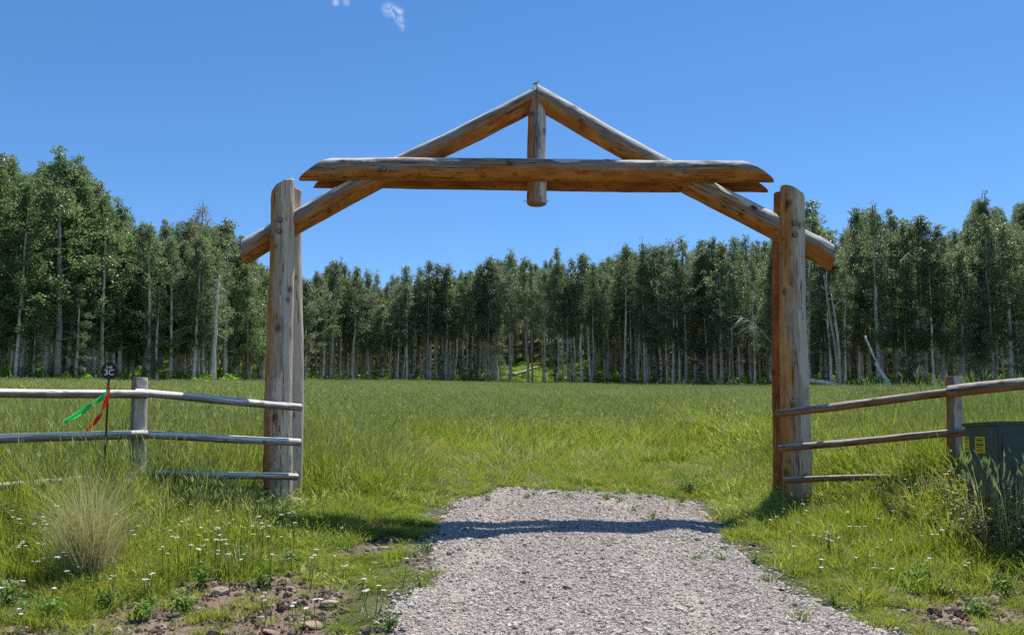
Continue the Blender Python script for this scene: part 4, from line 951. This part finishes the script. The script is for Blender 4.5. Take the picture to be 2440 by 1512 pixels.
for k, (px, py, r, h) in enumerate([(1020, 1312, .10, .10), (1555, 1246, .06, .11), (1478, 1196, .08, .09), (1508, 1222, .045, .07), (1440, 1190, .07, .08), (1395, 1182, .05, .06), (1620, 1212, .07, .09), (1345, 1172, .05, .06), (1585, 1200, .05, .06),
                                    (1795, 1345, .05, .08), (1910, 1492, .06, .10), (1715, 1340, .03, .05), (1165, 1175, .05, .07), (1000, 1400, .05, .10), (1655, 1340, .03, .05), (925, 1500, .08, .12), (1830, 1390, .06, .06), (1985, 1440, .07, .08)] + [(random.uniform(1090, 1650), random.uniform(1168, 1200), random.uniform(.04, .09), random.uniform(.05, .11)) for _ in range(22)]):
    weed(px, py, r, h, 70, .014, M_WEED, 'gravel_weed', 'little green weed sprouting out of the gravel', 'weeds sprouting in the gravel', 20 + k)
for k, (px, py, r, h) in enumerate([(95, 1478, .14, .16), (265, 1452, .12, .12), (440, 1462, .09, .13), (205, 1420, .13, .12), (480, 1395, .10, .12), (330, 1470, .08, .08), (620, 1400, .10, .11), (20, 1440, .12, .14), (560, 1345, .12, .12), (700, 1345, .11, .10), (940, 1200, .12, .12), (2400, 1420, .12, .14), (2250, 1420, .09, .10), (2330, 1470, .09, .08), (2180, 1400, .09, .12)]):
    weed(px, py, r, h, 110, .022, M_WEED, 'bank_weed', 'low leafy green weed growing on the bare soil bank', 'weeds on the soil banks', 60 + k)
weed(1645, 1178, .22, .26, 420, .020, M_WEED, 'small_shrub', 'small dark green shrub where the gravel meets the meadow', None, 90, 14, 'shrub')
weed(955, 1122, .22, .2, 260, .020, M_WEED, 'small_shrub', 'small leafy bush in the grass beyond the left gate post', None, 91, 12, 'shrub')['label'] = 'low leafy bush on a bare patch inside the gateway'
for k, (px, py, r, h) in enumerate([(2262, 1215, .20, .46), (2285, 1245, .20, .44), (2310, 1262, .20, .42), (2345, 1275, .22, .46), (2385, 1272, .22, .48), (2425, 1268, .22, .46), (2460, 1265, .22, .46), (2240, 1262, .18, .36), (2330, 1300, .2, .38), (2370, 1310, .2, .40), (2410, 1305, .2, .42), (2280, 1300, .2, .32), (2440, 1320, .2, .40)]):
    h *= .85
    weed(px, py, r, h, 330, .015, (M_SAGE, M_GRASS, M_STRAW)[k % 3], 'tall_weed', 'tall tangled grey-green weed crowding the utility box', 'weeds around the utility box', 100 + k, 18)
for k, (px, py) in enumerate([(2335, 1280), (2385, 1285), (2425, 1280), (2360, 1300), (2410, 1305), (2350, 1275), (2440, 1290)]):
    rs = np.random.default_rng(130 + k); p = G(px, py); root = empty('seeding_stalks', p); tag(root, 'clump of tall seeding grass stalks in front of the utility box', 'grass clump', 'stalks before the utility box')
    mb = MB(); tp = blades(mb, rs, 12, .10, .72, .006, .35, .35); mb.build('stalks', M_HEAD, root); m2 = MB(); heads(m2, rs, tp, .10, .010); m2.build('seed_heads', M_HEAD, root)

# ------------------------------------------------------------------ flowers, each one a plant of its own
M_WHITE = simple('white_petals', (.80, .79, .76), .7, .2, .06, 60); M_YELP = simple('yellow_petals', (.80, .52, .015), .6, .2, .08, 60); M_PURP = simple('lilac_petals', (.40, .36, .62), .6, .2, .12, 60); M_DEEP = simple('violet_petals', (.16, .06, .25), .6, .2, .15, 60); M_BROWN = simple('flower_centre', (.25, .13, .02), .8, .2, .1, 60)
def stem_mesh(): mb = MB(); mb.tube([[.03, 0, -.02], [.01, .005, .5], [0, 0, 1]], [.0028, .0022, .0016], 5, False, .4); return mb.mesh('stem', M_WEED)
STEM = stem_mesh()
def umbel(seed):
    rs = np.random.default_rng(seed); bm = bmesh.new()
    for q in range(16):
        a = q * 2.4; r = .022 * math.sqrt((q + .5) / 16)
        ret = bmesh.ops.create_icosphere(bm, subdivisions=1, radius=.0052 * rs.uniform(.8, 1.25))
        for v in ret['verts']: v.co.z *= .55; v.co += Vector((r * math.cos(a), r * math.sin(a), rs.uniform(-.003, .003) - r * r * 6))
    me = bpy.data.meshes.new('flower_head'); bm.to_mesh(me); bm.free(); me.materials.append(M_WHITE); return me
def daisy(seed, n, r, mat, wd):
    mb = MB(); rs = np.random.default_rng(seed)
    for q in range(n):
        a = q * 2 * math.pi / n + rs.normal(0, .06); d = np.array([math.cos(a), math.sin(a), 0]); s = np.array([-d[1], d[0], 0]) * wd; l = r * rs.uniform(.85, 1.1)
        top = np.array([d * r * .2 - s * .4, d * r * .2 + s * .4, d * l * .65 + s + [0, 0, .003], d * l, d * l * .65 - s + [0, 0, .003]]); V = np.concatenate([top, top - [0, 0, .0012]])
        mb.add(V, [[0, 1, 2, 4], [5, 9, 7, 6]], [[4, 2, 3], [9, 8, 7]])
    return mb.mesh('petals', mat)
def disc_mesh(r, mat): mb = MB(); mb.tube([[0, 0, -.002], [0, 0, .002], [0, 0, .005]], [r, r, r * .4], 10); return mb.mesh('flower_centre', mat)
UMB = [umbel(k) for k in range(4)]; DY = [daisy(k, 10, .021, M_YELP, .0052) for k in range(3)]; DP = [daisy(k, 16, .017, M_PURP, .0028) for k in range(3)]
CB, CY_ = disc_mesh(.0075, M_BROWN), disc_mesh(.006, M_YELP)
def flower(px, py, kind, h):
    """px, py: where the flower head shows; the plant stands on the ground below it"""
    if py > 1330: h *= .6
    lo, hi = 4.3, 16.0; d = px_dir(px, py)
    ysx = np.linspace(lo, hi, 900); zs = CZ + d.z / d.y * ysx; g_ = H(d.x / d.y * ysx, ysx) + h; k = int(np.argmax(zs <= g_)); y = ysx[k]; x = d.x / d.y * y
    if float(sdist(np.array(x), np.array(y))) < .02: return
    nm, lab, cat, grp = {'y': ('yarrow', 'flat white yarrow head standing in the grass', 'flower', 'white yarrow in the grass'), 'd': ('yellow_daisy', 'yellow daisy flower in the grass', 'flower', 'yellow daisies in the grass'), 'p': ('lilac_aster', 'pale lilac aster flower in the grass', 'flower', 'lilac asters in the grass')}[kind]
    wh = ('beside the driveway below the brown fence' if x > 1.2 else 'on the bank below the bleached fence') if y < 10.4 else 'in the meadow inside the gateway'
    wh = 'near the utility box' if x > 3.4 and y < 10.4 else wh
    root = empty(nm, (x, y, hz(x, y)), random.uniform(0, 6.28)); tag(root, lab.replace('in the grass', wh).replace('standing ', 'standing '), cat, grp.replace('in the grass', wh))
    s = obj('stem', STEM, root); s.scale = (1.2, 1.2, h)
    sc_ = random.uniform(.45, .85) if kind == 'y' else random.uniform(.6, 1.0)
    if kind == 'y':
        o = obj('flower_head', random.choice(UMB), root); o.scale = (sc_,) * 3
    else:
        o = obj('petals', random.choice(DY if kind == 'd' else DP), root); o.scale = (sc_,) * 3; c_ = obj('flower_centre', CB if kind == 'd' else CY_, o); c_.location = (0, 0, .003)
    o.location = (0, 0, h + .002); o.rotation_euler = (random.uniform(-.12, .12), random.uniform(-.12, .12), 0) if kind == 'y' else (random.uniform(-.2, .6), random.uniform(-.4, .4), 0)
rf = random.Random(3)
white = [(44, 1240), (45, 1250), (104, 1245), (115, 1253), (100, 1264), (50, 1290), (97, 1297), (45, 1300), (135, 1322), (150, 1318), (140, 1330), (80, 1340), (100, 1335), (200, 1265), (405, 1265), (505, 1262), (525, 1260), (540, 1285), (500, 1290), (485, 1305), (525, 1315), (590, 1330), (635, 1230), (705, 1220), (640, 1260), (770, 1305), (760, 1325), (815, 1320), (840, 1345), (880, 1380), (925, 1400), (890, 1405), (260, 1375), (270, 1370), (370, 1370), (355, 1384), (195, 1350), (165, 1362), (125, 1405), (55, 1385), (20, 1380), (8, 1395), (45, 1450), (52, 1460), (1050, 1330), (1055, 1298), (985, 1330), (1105, 1120), (710, 1440), (770, 1425), (740, 1445),
         (1990, 1330), (1990, 1355), (2320, 1175), (2130, 1165), (2340, 1240), (2165, 1200), (2215, 1205), (2080, 1255), (2290, 1265), (2250, 1330), (2225, 1335), (1950, 1200), (1900, 1215), (1880, 1230), (1995, 1395), (1875, 1235), (1960, 1218), (2350, 1345), (2160, 1355), (2080, 1330)]
for (px, py) in white: 
    for q in range(rf.choice([1, 2, 2])): flower(px * .98 + rf.uniform(-7, 9), py + rf.uniform(-5, 5), 'y', rf.uniform(.16, .34))
for q in range(60): flower(rf.uniform(0, 720), rf.gauss(1262, 40), 'y', rf.uniform(.2, .34))
for q in range(34): flower(rf.uniform(1880, 2400), rf.gauss(1240, 60), 'y', rf.uniform(.16, .28))
for q in range(12): flower(rf.uniform(2150, 2439), rf.gauss(1140, 30), 'y', rf.uniform(.3, .5))
for (px, py) in [(360, 1193), (337, 1200), (440, 1205), (436, 1212), (450, 1204), (540, 1216), (532, 1222), (485, 1246), (452, 1250), (490, 1262), (378, 1264), (446, 1262), (545, 1240), (670, 1190), (680, 1197), (712, 1210), (620, 1195), (590, 1235), (655, 1215), (575, 1255), (600, 1270), (208, 1065), (470, 1275), (520, 1212)]:
    flower(px + rf.uniform(-4, 4), py + rf.uniform(-3, 3), 'd', rf.uniform(.18, .34))
for (px, py) in [(2285, 1092), (2300, 1100), (2262, 1085), (2320, 1168), (2255, 1130), (1650, 1092), (1725, 1078)]: flower(px, py, 'd', rf.uniform(.3, .5))
for (cx0, cy0, n, sx, sy) in [(1970, 1280, 14, 14, 9), (1625, 1440, 0, 1, 1), (625, 1420, 4, 18, 8), (640, 1440, 3, 10, 5), (1735, 1225, 4, 30, 10), (1570, 1045, 6, 10, 4), (1735, 1098, 3, 10, 4), (2060, 1400, 3, 12, 6), (1320, 1235, 0, 1, 1), (980, 1245, 4, 20, 10), (1860, 1175, 6, 60, 15), (1650, 1110, 4, 20, 10)]:
    for q in range(n): flower(rf.gauss(cx0, sx), rf.gauss(cy0, sy), 'p', rf.uniform(.14, .26))
p = G(178, 1300); root = empty('violet_spike', p); tag(root, 'single dark violet flower spike rising above the bunchgrass', 'flower')
s = obj('stem', STEM, root); s.scale = (1.3, 1.3, .40)
mb = MB(); rs = np.random.default_rng(2); n = 60; zz_ = rs.uniform(.26, .41, n); a = rs.random(n) * 6.28; leaf_quads(mb, np.stack([np.cos(a) * .011, np.sin(a) * .011, zz_], 1), np.full(n, .008), rs, rs.random(n)); mb.build('flower_spike', M_DEEP, root)
